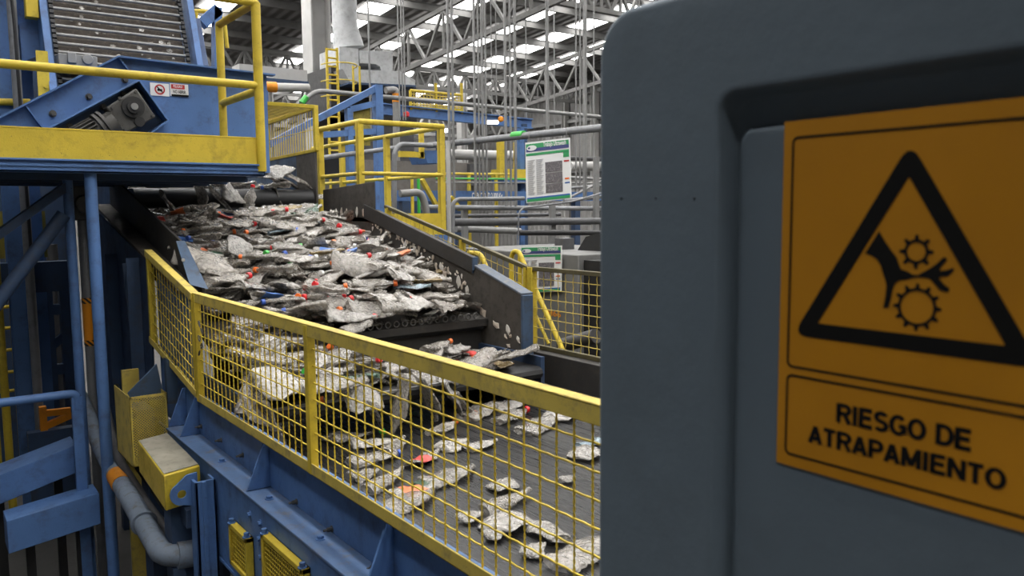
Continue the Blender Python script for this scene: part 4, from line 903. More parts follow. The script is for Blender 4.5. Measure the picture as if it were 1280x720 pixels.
t = thing('tube_lamp', 'lit white tube lamp under the end of blue overhead beam', 'lamp', at(615, 153, y=12.8))
MB().cyl(at(608, 153, y=12.8), at(622, 153, y=12.8), .035, 10).build('tube', plain('lamp_tube', (1, 1, 1), emit=3), t); MB().bar(at(608, 151, y=12.84), at(622, 151, y=12.84), .06, .03).build('fitting', WHITE, t)
t = thing('tube_lamp', 'lit white tube lamp just right of the yellow railing corner', 'lamp', at(556, 164, y=12))
MB().cyl(at(550, 164, y=12), at(562, 163, y=12), .035, 10).build('tube', bpy.data.materials['lamp_tube'], t); MB().bar(at(550, 162, y=12.03), at(562, 161, y=12.03), .06, .03).build('fitting', WHITE, t)
# right hand pipework
yq = 9.3
pipe_along('grey_pipe', 'slanting grey overhead pipe with green band passing above the hanging poster', (535, 182), (770, 158), x=6.6, r=.046, mat=PIPEG)
p0, p1 = at(641, 169.5, x=6.6), at(655, 168, x=6.6); tag(MB().cyl(p0, p1, .05, 14).build('green_pipe_band', CAPM['green']), 'green marking band on the slanting grey overhead pipe', 'pipe band')
rows = [((527, 259), (780, 261), 9.3, .036, PIPEG, 'mid grey pipe, topmost of the thick horizontal runs under the poster'), ((561, 278), (780, 276), 8.6, .052, DPIPE, 'thick dark grey horizontal pipe under the hanging poster'),
        ((648, 291), (780, 291), 8.2, .036, RUBBER, 'black horizontal pipe, lowest of the thick runs under the poster'), ((570, 286), (650, 289), 9.8, .05, GALV, 'pale pipe stub behind the thick dark horizontal pipe'),
        ((560, 270), (700, 268), 10.4, .03, DPIPE, 'thin dark pipe between the two thick horizontal runs'), ((545, 223), (660, 224), 10.8, .016, CAPM['green'], 'thin green pipe above the lettered blue beam'),
        ((545, 228), (760, 229), 10.7, .014, GALV, 'thin galvanised pipe just above the lettered blue beam'), ((555, 193), (655, 195), 14.5, .11, WHITE, 'wide white duct far behind the yellow frame'),
        ((712, 208), (780, 208), 14.2, .11, WHITE, 'wide white duct right of the hanging poster'), ((712, 222), (780, 226), 10.2, .028, GALV, 'galvanised pipe right of the poster, topmost of the thin runs'),
        ((712, 235), (780, 230), 10.0, .024, PIPEG, 'thin grey pipe right of the poster below the topmost run'), ((712, 247), (780, 212), 9.9, .02, GALV, 'thin slanting galvanised pipe rising right of the poster'),
        ((705, 251), (780, 243), 9.7, .03, PIPEG, 'grey pipe at the lower corner right of the poster'), ((660, 196), (780, 200), 14.9, .05, DPIPE, 'dark rail pipe in front of the end wall')]
for (a, b, y, r, m, lab) in rows: pipe_along('process_pipe', lab, a, b, y=y, r=r, mat=m)
pts = [at(566, 330, y=8.4), at(566, 254, y=8.4), at(572, 249, y=8.4), at(655, 248, y=8.4)]
tag(MB().tube(fillet(pts, .1), .026, 12).build('bent_pipe', PIPEG), 'grey bent pipe rising and turning right beside the yellow landing', 'pipe')
pts = [at(648, 335, y=7.9), at(648, 268, y=7.9), at(653, 260, y=7.9), at(716, 252, y=7.9), at(770, 236, y=7.9)]
tag(MB().tube(fillet(pts, .12), .012, 10).build('bent_pipe', PIPEG), 'thin grey bent pipe curving up below the hanging poster', 'pipe')
pts = [at(400, 196, y=9.0), at(490, 183, y=9.0), at(498, 175, y=9.0), at(505, 172, y=9), at(560, 172, y=9)]
pts = [at(493, 300, y=8.9), at(493, 190, y=8.9), at(500, 180, y=8.9), at(540, 182, y=8.9)]
tag(MB().tube(fillet(pts, .12), .03, 12).build('bent_pipe', PIPEG), 'grey bent pipe rising behind the yellow railing of the landing', 'pipe')
pipe_along('process_pipe', 'grey sloping pipe crossing behind the yellow railing posts', (398, 198), (500, 184), y=9.2, r=.03, mat=PIPEG)
pts = [at(500, 242, y=8.6), at(526, 240, y=8.6), at(532, 258, y=8.6), at(534, 275, y=8.6)]
tag(MB().tube(fillet(pts, .1), .045, 12).build('bent_pipe', GALV), 'pale elbow pipe seen through the landing railing', 'pipe')
p = at(560, 200, y=8.2); tag(MB().cyl((p.x, 8.2, 0), (p.x, 8.2, at(560, 176, y=8.2).z), .026, 10).build('white_standpipe', WHITE), 'white standpipe just right of the yellow landing corner', 'pipe')
for (px, y, h0) in ((692, 8.65, 252), (582, 9.35, 258), (747, 9.2, 196)):
    p = at(px, h0, y=y); tag(MB().box(p.x - .04, p.x + .04, y, y + .06, 0, p.z).build('pipe_support_post', GALV), {692: 'grey support post under the hanging poster', 582: 'grey support post left of the grey machine top', 747: 'pale support post beside the cabinet edge'}[px], 'post')
# hanging rods / unistruts
for i, (px, y, w, pb, lab) in enumerate(((563, 10, .03, 250, 'left rod'), (568, 10, .03, 250, 'r'), (595, 9.6, .028, 262, ''), (600, 9.6, .02, 262, ''), (604.5, 9.6, .026, 262, ''), (609, 9.6, .02, 262, ''), (633, 9.2, .03, 258, ''), (639, 9.2, .022, 258, ''), (645, 9.2, .03, 258, ''), (684.5, 10.5, .045, 230, ''), (720, 10, .02, 240, ''), (725, 10, .02, 240, ''), (731, 9.4, .045, 250, ''), (464, 11, .022, 170, ''), (500, 11, .016, 150, ''), (504, 11, .016, 150, ''), (507, 11, .016, 150, ''), (615, 13, .016, 150, ''), (621, 13, .016, 150, ''), (658, 13, .02, 150, ''), (693, 14, .02, 160, ''), (742, 12, .02, 200, ''))):
    p = at(px, pb, y=y); zt = roofz(y) - .03
    lab = 'galvanised %s rod hanging from the roof, %s' % ('thick' if w > .025 else 'thin', {563: 'left one above the lettered beam', 568: 'right one above the lettered beam', 595: 'leftmost of the close cluster of four', 600: 'second from left in the close cluster of four', 604.5: 'third from left in the close cluster of four', 609: 'rightmost of the close cluster of four', 633: 'left one of three beside the yellow frame', 639: 'middle one of three beside the yellow frame', 645: 'right one of three beside the yellow frame', 684.5: 'alone above the hanging poster', 720: 'left one of two right of the poster', 725: 'right one of two right of the poster', 731: 'closest to the cabinet edge', 464: 'alone in front of the hood duct', 500: 'left one of three below the hood edge', 504: 'middle one of three below the hood edge', 507: 'right one of three below the hood edge', 615: 'left of the far pair above the tube lamp', 621: 'right of the far pair above the tube lamp', 658: 'above the end of blue overhead beam', 693: 'far back beyond the poster', 742: 'partly beside the cabinet top corner'}[px])
    tag(MB().box(p.x - w / 2, p.x + w / 2, y - w / 2, y + w / 2, p.z, zt).build('hanging_rod', GALV), lab, 'rod', 'rods hanging from the roof')
# lettered crane beam, tanks and yellow frame
cb = thing('lettered_beam', 'blue beam lettered CAPACIDAD in white behind the pipes', 'beam', (at(580, 244, y=11).x, 11, 0))
a, b = at(486, 244, y=11), at(780, 246, y=11); zc = (a.z + b.z) / 2; hb = at(580, 237.5, y=11).z - at(580, 250, y=11).z
MB().box(a.x, b.x, 11, 11.12, zc - hb / 2, zc + hb / 2).build('beam', BLUE, cb)
l0, l1 = at(590, 246, y=10.99), at(628, 246, y=10.99)
text('CAPACIDAD 2,000 Kg', w=(l1.x - l0.x), h=hb * .6, bold=.03, o=((l0.x + l1.x) / 2, 10.99, zc - hb * .25), u=(1, 0, 0)).build('lettering', WHITEP, cb)
for px in (505, 720): p = at(px, 250, y=11.05); MB().box(p.x - .06, p.x + .06, 11, 11.12, 0, zc - hb / 2).build('post', DBLUE, cb)
TANK = paint('taupe_tank', (.17, .155, .14), .55, .4, scale=2)
tk = thing('grey_tank', 'brownish grey tank box above the lettered blue beam', 'tank', (at(570, 220, y=12).x, 12.4, 0))
mb = MB(); pbox(mb, 455, 592, 204, 240, 12.0, .85); mb.build('body', TANK, tk); mb = MB(); pbox(mb, 588, 603, 205, 232, 11.9, .9); mb.build('recess_shade', DPIPE, tk)  # the small dark box paints the shade inside the tank's recess
p = at(470, 240, y=12.1); q_ = at(585, 240, y=12.1); MB().box(p.x, q_.x, 12.1, 12.8, 0, p.z).build('base', DBLUE, tk)
yr = thing('yellow_rail', 'yellow low railing in front of the brownish grey tank', 'railing', (at(590, 220, y=11.3).x, 11.3, 0))
mb = MB(); mb.cyl(at(545, 217, y=11.3), at(640, 218, y=11.3), .022, 8); mb.build('rail', YEL, yr)
for px in (586, 620): p = at(px, 217, y=11.3); MB().box(p.x - .025, p.x + .025, 11.28, 11.32, 0, p.z).build('post', YEL, yr)
yf = thing('yellow_gantry', 'yellow post and ledge frame on blue column left of the poster', 'frame', (at(640, 200, y=11.8).x, 11.8, 0))
mb = MB(); pbox(mb, 625, 632, 176, 222, 11.8, .1); mb.build('post', ORANGE if False else YEL, yf); mb = MB(); pbox(mb, 630, 668, 212, 222, 11.78, .4); mb.build('ledge', YEL, yf); mb = MB(); pbox(mb, 630, 668, 222, 229, 11.8, .38); mb.build('ledge_beam', BLUE, yf)
p = at(653, 200, y=12); mb = MB(); mb.box(p.x - .05, p.x + .05, 12, 12.12, 0, at(653, 160, y=12).z); mb.build('column_post', BLUE, yf)
MB().cyl(at(643, 178, y=11.8), at(643, 214, y=11.8), .02, 8).build('thin_post', YEL, yf)
# low equipment seen through the landing rails
o = MB(); pbox(o, 398, 426, 196, 222, 10.6, .5); o.mi = 0; tag(o.build('dark_cabinet', RUBBER), 'black low cabinet left of the landing railing', 'cabinet')
o = MB(); ppoly(o, [(528, 188), (548, 188), (556, 204), (535, 204)], 10.9, .5); tag(o.build('blue_hopper', BLUE), 'small blue hopper behind the landing railing corner', 'hopper')
o = MB(); pbox(o, 500, 530, 190, 196, 10.7, .06); pbox(o, 526, 530, 166, 198, 10.7, .06); tag(o.build('yellow_bar', YEL), 'yellow crossbar behind the landing railing', 'bar')
for px, m, lab in ((515, YEL, 'yellow upright behind the landing railing'), (523, CAPM['green'], 'green upright pipe behind the landing railing')):
    p = at(px, 225, y=9.6); tag(MB().cyl((p.x, 9.6, 0), (p.x, 9.6, p.z + .05), .022, 10).build('upright_pipe', m), lab, 'pipe')
for (a, b, lab) in (((527, 224), (546, 258), 'upper yellow stair stringer strip beyond the landing'), ((563, 246), (575, 262), 'small yellow slanting bar right of the landing post')):
    A_, B_ = at(*a, y=9.9), at(*b, y=9.9); tag(MB().bar(A_, B_, .05, .07, (0, 1, 0)).build('slanting_bar', YEL), lab, 'bar')
# machine M66 beyond the far guard
XM = 4.55
mc = thing('machine_housing', 'grey machine housing marked M66 behind the far mesh guard', 'machine', (XM + .5, 5.6, 0))
GM = paint('machine_grey', (.16, .16, .155), .5, .4, scale=2); zM = at(610, 312, x=XM).z
mb = MB(); mb.box(XM, XM + 1.3, 5.12, 7.0, 0, zM); mb.build('body', GM, mc, bevel=.01)
mb = MB(); mb.box(XM + .06, XM + 1.3, 3.2, 5.115, 0, 2.16); mb.build('dark_base', RUBBER, mc)
l0, l1 = at(684, 394, x=XM - .003), at(701, 393, x=XM - .003)
text('M66', w=abs(l0.y - l1.y), h=.055, bold=.02, o=(XM - .003, (l0.y + l1.y) / 2, l0.z), u=(0, -1, 0)).build('lettering', ORANGE, mc)
dr = thing('drum_roller', 'dark horizontal drum with bracket above the far mesh guard beside cabinet', 'drum', (5.0, 4.6, 1.5))
a, b = at(704, 329, x=5.0), at(775, 337, x=5.0); MB().cyl(a, b, .08, 18).build('drum', RUBBER, dr)
mb = MB(); pa_, pb2 = at(722, 312, x=5.1), at(775, 318, x=5.1); mb.prism([at(720, 316, x=5.1), at(732, 296, x=5.1), at(745, 292, x=5.1), at(775, 292, x=5.1), at(775, 318, x=5.1)], (.2, 0, 0)); mb.build('bracket', RUBBER, dr)
mb = MB(); y_ = at(708, 310, x=5.15).y; mb.box(5.05, 5.2, y_ - .06, y_ + .06, 1.5, at(708, 298, x=5.1).z); mb.build('stand', DPIPE, dr); mb = MB(); y2_ = at(770, 310, x=5.15).y; mb.box(5.05, 5.2, y2_ - .06, y2_ + .06, 1.5, 2.5); mb.build('stand', DPIPE, dr)
a, b = at(703, 342, x=XM), at(716, 362, x=XM); MB().box(XM + .02, XM + .09, b.y, a.y, b.z, a.z).build('orange_plate', ORANGE, mc); MB().box(XM + .04, XM + .1, b.y, a.y, 1.5, b.z).build('plate_bracket', RUBBER, mc)
a, b = at(702, 432, x=4.3), at(745, 420, x=4.3); tag(MB().cyl(a, b, .06, 14).build('low_pipe', DPIPE), 'dark low pipe seen through the far level mesh guard', 'pipe')
# stair handrails in yellow tube
sh = thing('stair_handrail', 'yellow tube stair handrail sloping down behind the far mesh guard', 'handrail', (4.05, 5.4, 0))
pts = [at(640, 372, x=4.05), at(639, 322, x=4.05), at(642, 314, x=4.05), at(649, 315, x=4.05), at(655, 330, x=4.05), at(702, 434, x=4.05), at(712, 470, x=4.05)]
MB().tube(fillet(pts, .05), .021, 12).build('top_rail', YEL, sh)
pts = [at(652, 356, x=4.05), at(686, 430, x=4.05)]; MB().cyl(*pts, .014, 10).build('mid_rail', YEL, sh)
for (px, py) in ((650, 320), (702, 434)): p = at(px, py, x=4.05); MB().cyl((4.05, p.y, 0), p, .019, 12).build('post', YEL, sh)
s2 = thing('stair_handrail', 'yellow hooked handrail end above the chute board end', 'handrail', (3.85, 5.5, 0))
pts = [at(586, 316, x=3.85), at(601, 317, x=3.85), at(612, 345, x=3.85), at(640, 420, x=3.85)]; MB().tube(fillet(pts, .06), .021, 12).build('rail', YEL, s2); p = at(640, 420, x=3.85); MB().cyl((3.85, p.y, 0), p, .02, 10).build('post', YEL, s2)

# ------------------------------------------------------------------ posters
def poster(cor, x, label, group=None, loc=None):
    P4 = [at(*c, x=x) for c in cor]; tl, tr2, br2, bl2 = P4
    t = thing('information_poster', label, 'poster', bl2.copy())
    def uv(u, v, off=0): return (tl.lerp(tr2, u)).lerp(bl2.lerp(br2, u), v) + Vector((-off, 0, 0))
    mb = MB(); mb.prism([uv(0, 0), uv(1, 0), uv(1, 1), uv(0, 1)], (.006, 0, 0)); mb.build('board', WHITEP, t)
    def q4(name, u0, u1, v0, v1, mat, off=.003): mb = MB(); mb.prism([uv(u0, v0, off), uv(u1, v0, off), uv(u1, v1, off), uv(u0, v1, off)], (.002, 0, 0)); return mb.build(name, mat, t)
    q4('green_header', .02, .98, .03, .105, GREEN); q4('navy_header', .02, .98, .105, .16, NAVY); q4('green_band', .02, .98, .185, .225, GREEN); q4('green_block', .86, .98, .22, .31, GREEN)
    mb = MB(); mb.add([uv(.16 + math.cos(k * .3142) * .115, .10 + math.sin(k * .3142) * .045, .005) for k in range(20)], [tuple(range(20))]); lo = mb.build('logo_badge', WHITEP, t)
    mb = MB(); mb.add([uv(.10 + math.cos(k * .3142) * .03, .10 + math.sin(k * .3142) * .018, .0065) for k in range(20)], [tuple(range(20))]); mb.build('logo_mark', NAVY, lo)
    photo = paint('poster_photo', (.12, .11, .12), .4, .9, (.4, .38, .38), scale=22, bump=0)
    q4('photograph', .46, .83, .36, .53, photo); q4('photograph', .46, .83, .54, .71, photo); q4('photograph', .46, .83, .72, .87, photo)
    q4('red_tab', .87, .98, .36, .385, REDP); q4('yellow_tab', .88, .97, .65, .675, CAPM['orange']); q4('blue_tab', .88, .98, .72, .74, BLUEP)
    q4('blue_footer', .02, .98, .915, .94, BLUEP); q4('green_footer', .02, .98, .94, .985, GREEN)
    mb = MB(); grey = bpy.data.materials.get('print_grey') or plain('print_grey', (.35, .35, .37))
    for k in range(26):
        for (u0, u1) in ((.05, .22), (.25, .42)):
            v = .30 + k * .0225; mb.prism([uv(u0, v, .003), uv(u1 - (k % 4) * .02, v, .003), uv(u1 - (k % 4) * .02, v + .008, .003), uv(u0, v + .008, .003)], (.002, 0, 0))
    mb.build('text_lines', grey, t)
    U = (tr2 - tl).normalized(); V = (tl - bl2).normalized(); W_ = (tr2 - tl).length
    text('Trabajo Ultrawash', w=W_ * .5, h=W_ * .065, o=uv(.68, .10, .006), u=U, v=V, bold=.02).build('lettering', WHITEP, t)
    return t
poster([(656.5, 178.5), (712, 172), (714, 248), (658, 254)], 5.2, 'white and green information poster hanging from the slanting grey pipe')
for px in (661, 708): p = at(px, 176, x=5.22); tag(MB().cyl((5.22, p.y, p.z - .02), (5.22, p.y, p.z + .12), .003, 6).build('poster_cord', GALV), '%s cord of the hanging poster' % ('far left' if px < 680 else 'near right'), 'cord')
poster([(651, 308), (702, 307), (701.5, 364), (651.5, 367)], XM - .03, 'second white and green poster low on grey machine behind far mesh guard')

# ================================================================== PLASTIC WASTE
random.seed(11)
def bottle_mesh(L_=.28, R_=.045, flat=.4, seed=0, cap='neck', rings=13, n=16, crump=.012, bend=.1, kind='bottle'):
    rnd = random.Random(seed); off = Vector((seed * 3.7, seed * 1.3, 0)); mb = MB(); vs = []
    prof = [(0, .0), (.012, .6), (0, .82), (.03, .98), (.08, 1), (.13, .94), (.18, 1), (.24, .95), (.30, 1), (.36, .94), (.42, .99), (.48, .93), (.54, 1), (.60, .97), (.66, .98), (.73, .9), (.80, .70), (.86, .46), (.90, .33), (.915, .36), (.93, .30), (1, .30)] if kind == 'bottle' else \
           [(0, 0), (.0, .5), (.04, .85), (.15, 1), (.3, 1), (.45, .98), (.6, 1), (.75, .97), (.88, .9), (.97, .7), (1, .4), (1, 0)]
    wd = 1 + (1 - flat) * .38
    pinch = rnd.uniform(.25, .7); tw = rnd.uniform(-.7, .7); bz = rnd.uniform(-bend, bend); by = rnd.uniform(-bend, bend)
    rl = []
    for (t, r) in prof:
        ring = []; fl = flat * (1 - .45 * math.exp(-((t - pinch) / .14) ** 2)); fl = fl + (1 - fl) * max(0, (t - .8) / .2) if kind == 'bottle' else fl
        ww = wd + (1 - wd) * max(0, (t - .8) / .2) if kind == 'bottle' else wd
        for k in range(n):
            a = 2 * PI * k / n; p = Vector(((t - .5) * L_, math.cos(a) * r * R_ * ww, math.sin(a) * r * R_ * fl))
            am = crump * min(1, r * 1.2) * (1 if t < .8 or kind != 'bottle' else .15)
            p += noise.noise_vector(p * 20 + off) * am * .8 + noise.noise_vector(p * 60 + off) * am * .3
            ta = tw * (t - .5); y, z = p.y, p.z; p.y, p.z = y * math.cos(ta) - z * math.sin(ta), y * math.sin(ta) + z * math.cos(ta)
            p.z += bz * ((t - .5) ** 2 - .1) * L_ * 2; p.y += by * (t - .5) ** 2 * L_ * 2
            ring.append(p)
        rl.append(ring)
    mb.loft(rl); c = sum(rl[-1], Vector()) / n; d = (c - sum(rl[-3], Vector()) / n).normalized()
    return mb, c, d
def cap_mb(c, d, r=.0185):
    mb = MB(); mb.tube([c - d * .010, c - d * .008, c + d * .010, c + d * .013], r, 14, True, [r * .98, r, r, r * .86]); return mb
def band_mesh(seed, L_, R_, flat):
    mb, _, _ = bottle_mesh(L_, R_ * 1.03, flat, seed); n = 16
    keep = [i for i in range(6 * n, 14 * n)]
    out = MB(); out.add([mb.v[i] for i in keep], [(r * n + j, r * n + (j + 1) % n, (r + 1) * n + (j + 1) % n, (r + 1) * n + j) for r in range(7) for j in range(n)]); return out

KIND = []                                  # (root, meta)
def proto(name, label, cat, body_mat, seed, L_, R_, flat, cap=None, band=None, kind='bottle', crump=.012):
    mb, c, d = bottle_mesh(L_, R_, flat, seed, kind=kind, crump=crump)
    me = mb.mesh('body_shape'); me.materials.append(body_mat); me.set_sharp_from_angle(angle=math.radians(55))
    cm = bm_ = None
    if cap: cm = cap_mb(c, d).mesh('cap_shape'); cm.materials.append(CAPM[cap]); cm.set_sharp_from_angle(angle=math.radians(40))
    if band: bm_ = band_mesh(seed, L_, R_, flat).mesh('wrap_shape'); bm_.materials.append(LABM[band]); bm_.set_sharp_from_angle(angle=math.radians(55))
    return dict(name=name, label=label, cat=cat, me=me, cap=cm, band=bm_, root=None, L=L_, capname=cap, bandname=band)
P = []
def addp(w, *a, **k): P.append((w, proto(*a, **k)))
for i in range(6): addp(3, 'plastic_bottle', 'crushed clear plastic bottle without cap', 'bottle', PET, 10 + i, .24 + .02 * i, .043 + .002 * (i % 3), .42 + .08 * (i % 3))
addp(3.2, 'plastic_bottle', 'crushed clear plastic bottle with a red cap', 'bottle', PET, 21, .27, .045, .5, cap='red')
addp(1.6, 'plastic_bottle', 'crushed clear plastic bottle with a blue cap', 'bottle', PET, 22, .25, .043, .52, cap='blue')
addp(1.6, 'plastic_bottle', 'crushed clear plastic bottle with an orange cap', 'bottle', PET, 23, .26, .045, .46, cap='orange')
addp(.7, 'plastic_bottle', 'crushed clear plastic bottle with a green cap', 'bottle', PET, 24, .25, .043, .34, cap='green')
addp(1.2, 'plastic_bottle', 'crushed clear plastic bottle with a white cap', 'bottle', PETW, 25, .26, .045, .36, cap='white')
addp(.6, 'plastic_bottle', 'crushed clear plastic bottle with a black cap', 'bottle', PET, 26, .24, .043, .4, cap='black')
addp(2.0, 'plastic_bottle', 'flattened whitish plastic bottle without cap', 'bottle', PETW, 31, .27, .05, .38)
addp(2.0, 'plastic_bottle', 'large flattened clear plastic bottle', 'bottle', PET, 32, .33, .058, .42)
addp(.9, 'plastic_bottle', 'crushed pale blue plastic bottle', 'bottle', PETB, 33, .26, .045, .34)
addp(.6, 'plastic_bottle', 'crushed dark green plastic bottle', 'bottle', PETG, 34, .25, .043, .34)
addp(.5, 'plastic_bottle', 'crushed brownish plastic bottle', 'bottle', PETY, 35, .26, .045, .36)
addp(.9, 'plastic_bottle', 'crushed clear bottle with red wrap', 'bottle', PET, 36, .27, .045, .36, band='red')
addp(.7, 'plastic_bottle', 'crushed clear bottle with orange wrap', 'bottle', PETW, 37, .26, .044, .34, band='orange')
addp(.7, 'plastic_bottle', 'crushed clear bottle with blue wrap and blue cap', 'bottle', PETW, 38, .26, .044, .36, band='blue', cap='blue')
addp(1.6, 'plastic_wrapper', 'crumpled whitish plastic wrapper', 'wrapper', PETW, 41, .20, .065, .30, kind='slab', crump=.028)
addp(1.8, 'plastic_wrapper', 'crumpled grey plastic wrapper', 'wrapper', PETM, 42, .24, .068, .28, kind='slab', crump=.030)
addp(1.2, 'plastic_tray', 'flattened clear plastic tray', 'tray', PETW, 43, .18, .062, .20, kind='slab', crump=.010)
PR = {p['label']: p for _, p in P}
_dead = []
def place(p, loc, rot, label=None, group=None, scale=1.0):
    """first use builds the thing and its parts; later uses copy the thing and each part"""
    if p['root'] is None:
        r = bpy.data.objects.new(p['name'], p['me']); C.objects.link(r); p['root'] = r
        for key, nm in (('cap', 'cap'), ('band', 'wrap_band')):
            if p[key]:
                k = bpy.data.objects.new(nm, p[key]); C.objects.link(k); k.parent = r
                k['label'] = (p['capname'] + ' cap') if key == 'cap' else (p['bandname'] + ' wrap')
    else:
        r = p['root'].copy(); C.objects.link(r)
        for ch in list(p['root'].children): c = ch.copy(); C.objects.link(c); c.parent = r
    r.location = loc; r.rotation_euler = rot; r.scale = (scale,) * 3
    r['label'] = label or p['label']; r['category'] = p['cat']
    if group: r['group'] = group
    elif 'group' in r: del r['group']
    return r
def pick(rnd):
    t = rnd.uniform(0, sum(w for w, _ in P))
    for w, p in P:
        t -= w
        if t <= 0: return p
    return P[0][1]

def hB_(x, y):                             # top of the heap on the sloping pan
    t = min(1, max(0, (3.18 - x) / .32)); n_ = noise.noise(Vector((x * 1.7, y * 2.2, 3.0))) * .055
    edge = .45 + .55 * t
    bulk = .20 + .03 * math.sin(y * 5.0) + n_
    if y < 4.85: bulk *= .55 + .45 * (y - 4.55) / .3
    if y > 6.5: bulk *= 1 - .5 * min(1, (y - 6.5) / .5)
    return panz(y) + max(.03, bulk * edge)
def hC_(x, y):                             # heap on the transfer belt
    t = max(0, 1 - (x - 1.36) / .9); return 1.605 + .05 + .26 * t * (.35 + .65 * min(1, max(0, (y - 3.95) / .5))) * 1.0 + noise.noise(Vector((x * 3, y * 3, 9))) * .035 - (.03 if x > 2.2 else 0)
# filler: the countless crushed bottles underneath, one object
fill = MB(); rnd = random.Random(5)
lib = [bottle_mesh(.26, .046, .46, 100 + i, n=9, kind='bottle' if i % 3 else 'slab', crump=.016)[0] for i in range(8)]
def dump(x, y, z, sl, k=1.0, up=0):
    b = lib[rnd.randrange(8)]; M = Matrix.Translation((x, y, z)) @ Euler((sl + rnd.gauss(0, .28), rnd.gauss(up, .28), rnd.choice((0, PI)) + rnd.gauss(0, .7))).to_matrix().to_4x4() @ Matrix.Scale(k, 4)
    fill.mi = rnd.choice((0, 0, 0, 1, 1, 2)); fill.add([M @ v for v in b.v], b.f)
for i in range(560):
    x, y = rnd.uniform(1.50, 3.10), rnd.uniform(4.62, 6.95); dump(x, y, hB_(x, y) - rnd.uniform(.03, .12), .25)
for i in range(130):
    x, y = 1.42 + 1.6 * rnd.random() ** 2, rnd.uniform(3.98, 4.6); dump(x, y, hC_(x, y) - rnd.uniform(.02, .06), 0)
for i in range(26):
    x, y = rnd.uniform(1.56, 3.0), rnd.uniform(7.5, 8.3); dump(x, y, 2.83 + rnd.uniform(0, .05), 0)
o = fill.build('crushed_bottle_fill', [PET, PETM, PETW], org=(2.3, 5.5, 1.9)); tag(o, 'dense bed of countless crushed clear bottles under the loose ones in the heap', 'waste heap', kind='stuff')
# dark grime bed under the filler
# individual bottles on the heap
GB = 'on the heap of the sloping pan'
def spread(n, fn, mind, rnd):
    out = []; tries = 0
    while len(out) < n and tries < n * 60:
        tries += 1; p = fn(); 
        if all((p[0] - q[0]) ** 2 + ((p[1] - q[1]) * 1.15) ** 2 > mind * mind for q in out): out.append(p)
    return out
rnd = random.Random(21)
for (x, y) in spread(165, lambda: (rnd.uniform(1.40, 3.13), rnd.uniform(4.53, 6.85)), .125, rnd):
    if y < 4.85 and x > 3.0: continue
    p = pick(rnd); yaw = rnd.choice((0, PI)) + rnd.gauss(0, .55); z = hB_(x, y) + rnd.uniform(-.005, .035)
    rot = Euler((.25 + rnd.gauss(0, .22), rnd.gauss(0, .2), yaw))
    if x > 3.0: x -= .05
    x = max(x, 1.48)
    where = 'low on the' if y < 5.3 else ('midway up the' if y < 6.2 else 'high on the')
    place(p, (x, y, z), rot, '%s %s sloping heap' % (p['label'], where), '%s %s sloping heap' % (p['label'], where), rnd.uniform(.9, 1.12))
def on_heap(px, py, lift=.03):
    lo, hi = 4.2, 8.0
    for _ in range(40):
        m = (lo + hi) / 2; p = at(px, py, y=m)
        if p.z < hB_(min(max(p.x, 1.4), 3.15), m) + lift: hi = m
        else: lo = m
    return at(px, py, y=(lo + hi) / 2)
CAPS = {'red': ((340, 265), (357, 262), (403, 275), (383, 360), (395, 356), (381, 372), (449, 290), (460, 320), (429, 371), (437, 374), (467, 396), (310, 345), (317, 280)), 'orange': ((302, 322), (320, 338), (415, 330), (430, 358), (415, 303), (231, 289), (310, 291), (427, 388), (492, 354)),
        'blue': ((330, 376), (357, 387), (387, 321), (457, 297), (475, 332), (235, 297), (370, 287)), 'green': ((332, 316), (362, 331)), 'white': ((393, 322), (350, 300), (500, 372)), 'black': ((397, 279),)}
CP = {'red': 'crushed clear plastic bottle with a red cap', 'blue': 'crushed clear plastic bottle with a blue cap', 'orange': 'crushed clear plastic bottle with an orange cap', 'green': 'crushed clear plastic bottle with a green cap', 'white': 'crushed clear plastic bottle with a white cap', 'black': 'crushed clear plastic bottle with a black cap'}
for col, lst in CAPS.items():
    for (px, py) in lst:
        p = PR[CP[col]]; q_ = on_heap(px, py, .05); k = rnd.uniform(.95, 1.15)
        yaw = PI + rnd.gauss(0, .4) if q_.x < 2.2 and rnd.random() < .5 else rnd.gauss(0, .4)
        if q_.x > 2.85: yaw = rnd.gauss(0, .3)
        if q_.x < 1.65: yaw = PI + rnd.gauss(0, .3)
        e = Euler((.25 + rnd.gauss(0, .1), rnd.gauss(0, .1), yaw)); q_ = q_ - e.to_matrix() @ Vector((p['L'] / 2 * k, 0, 0)) * .96
        where = 'low on the' if q_.y < 5.3 else ('midway up the' if q_.y < 6.2 else 'high on the')
        place(p, q_, e, '%s %s sloping heap' % (p['label'], where), '%s %s sloping heap' % (p['label'], where), k)
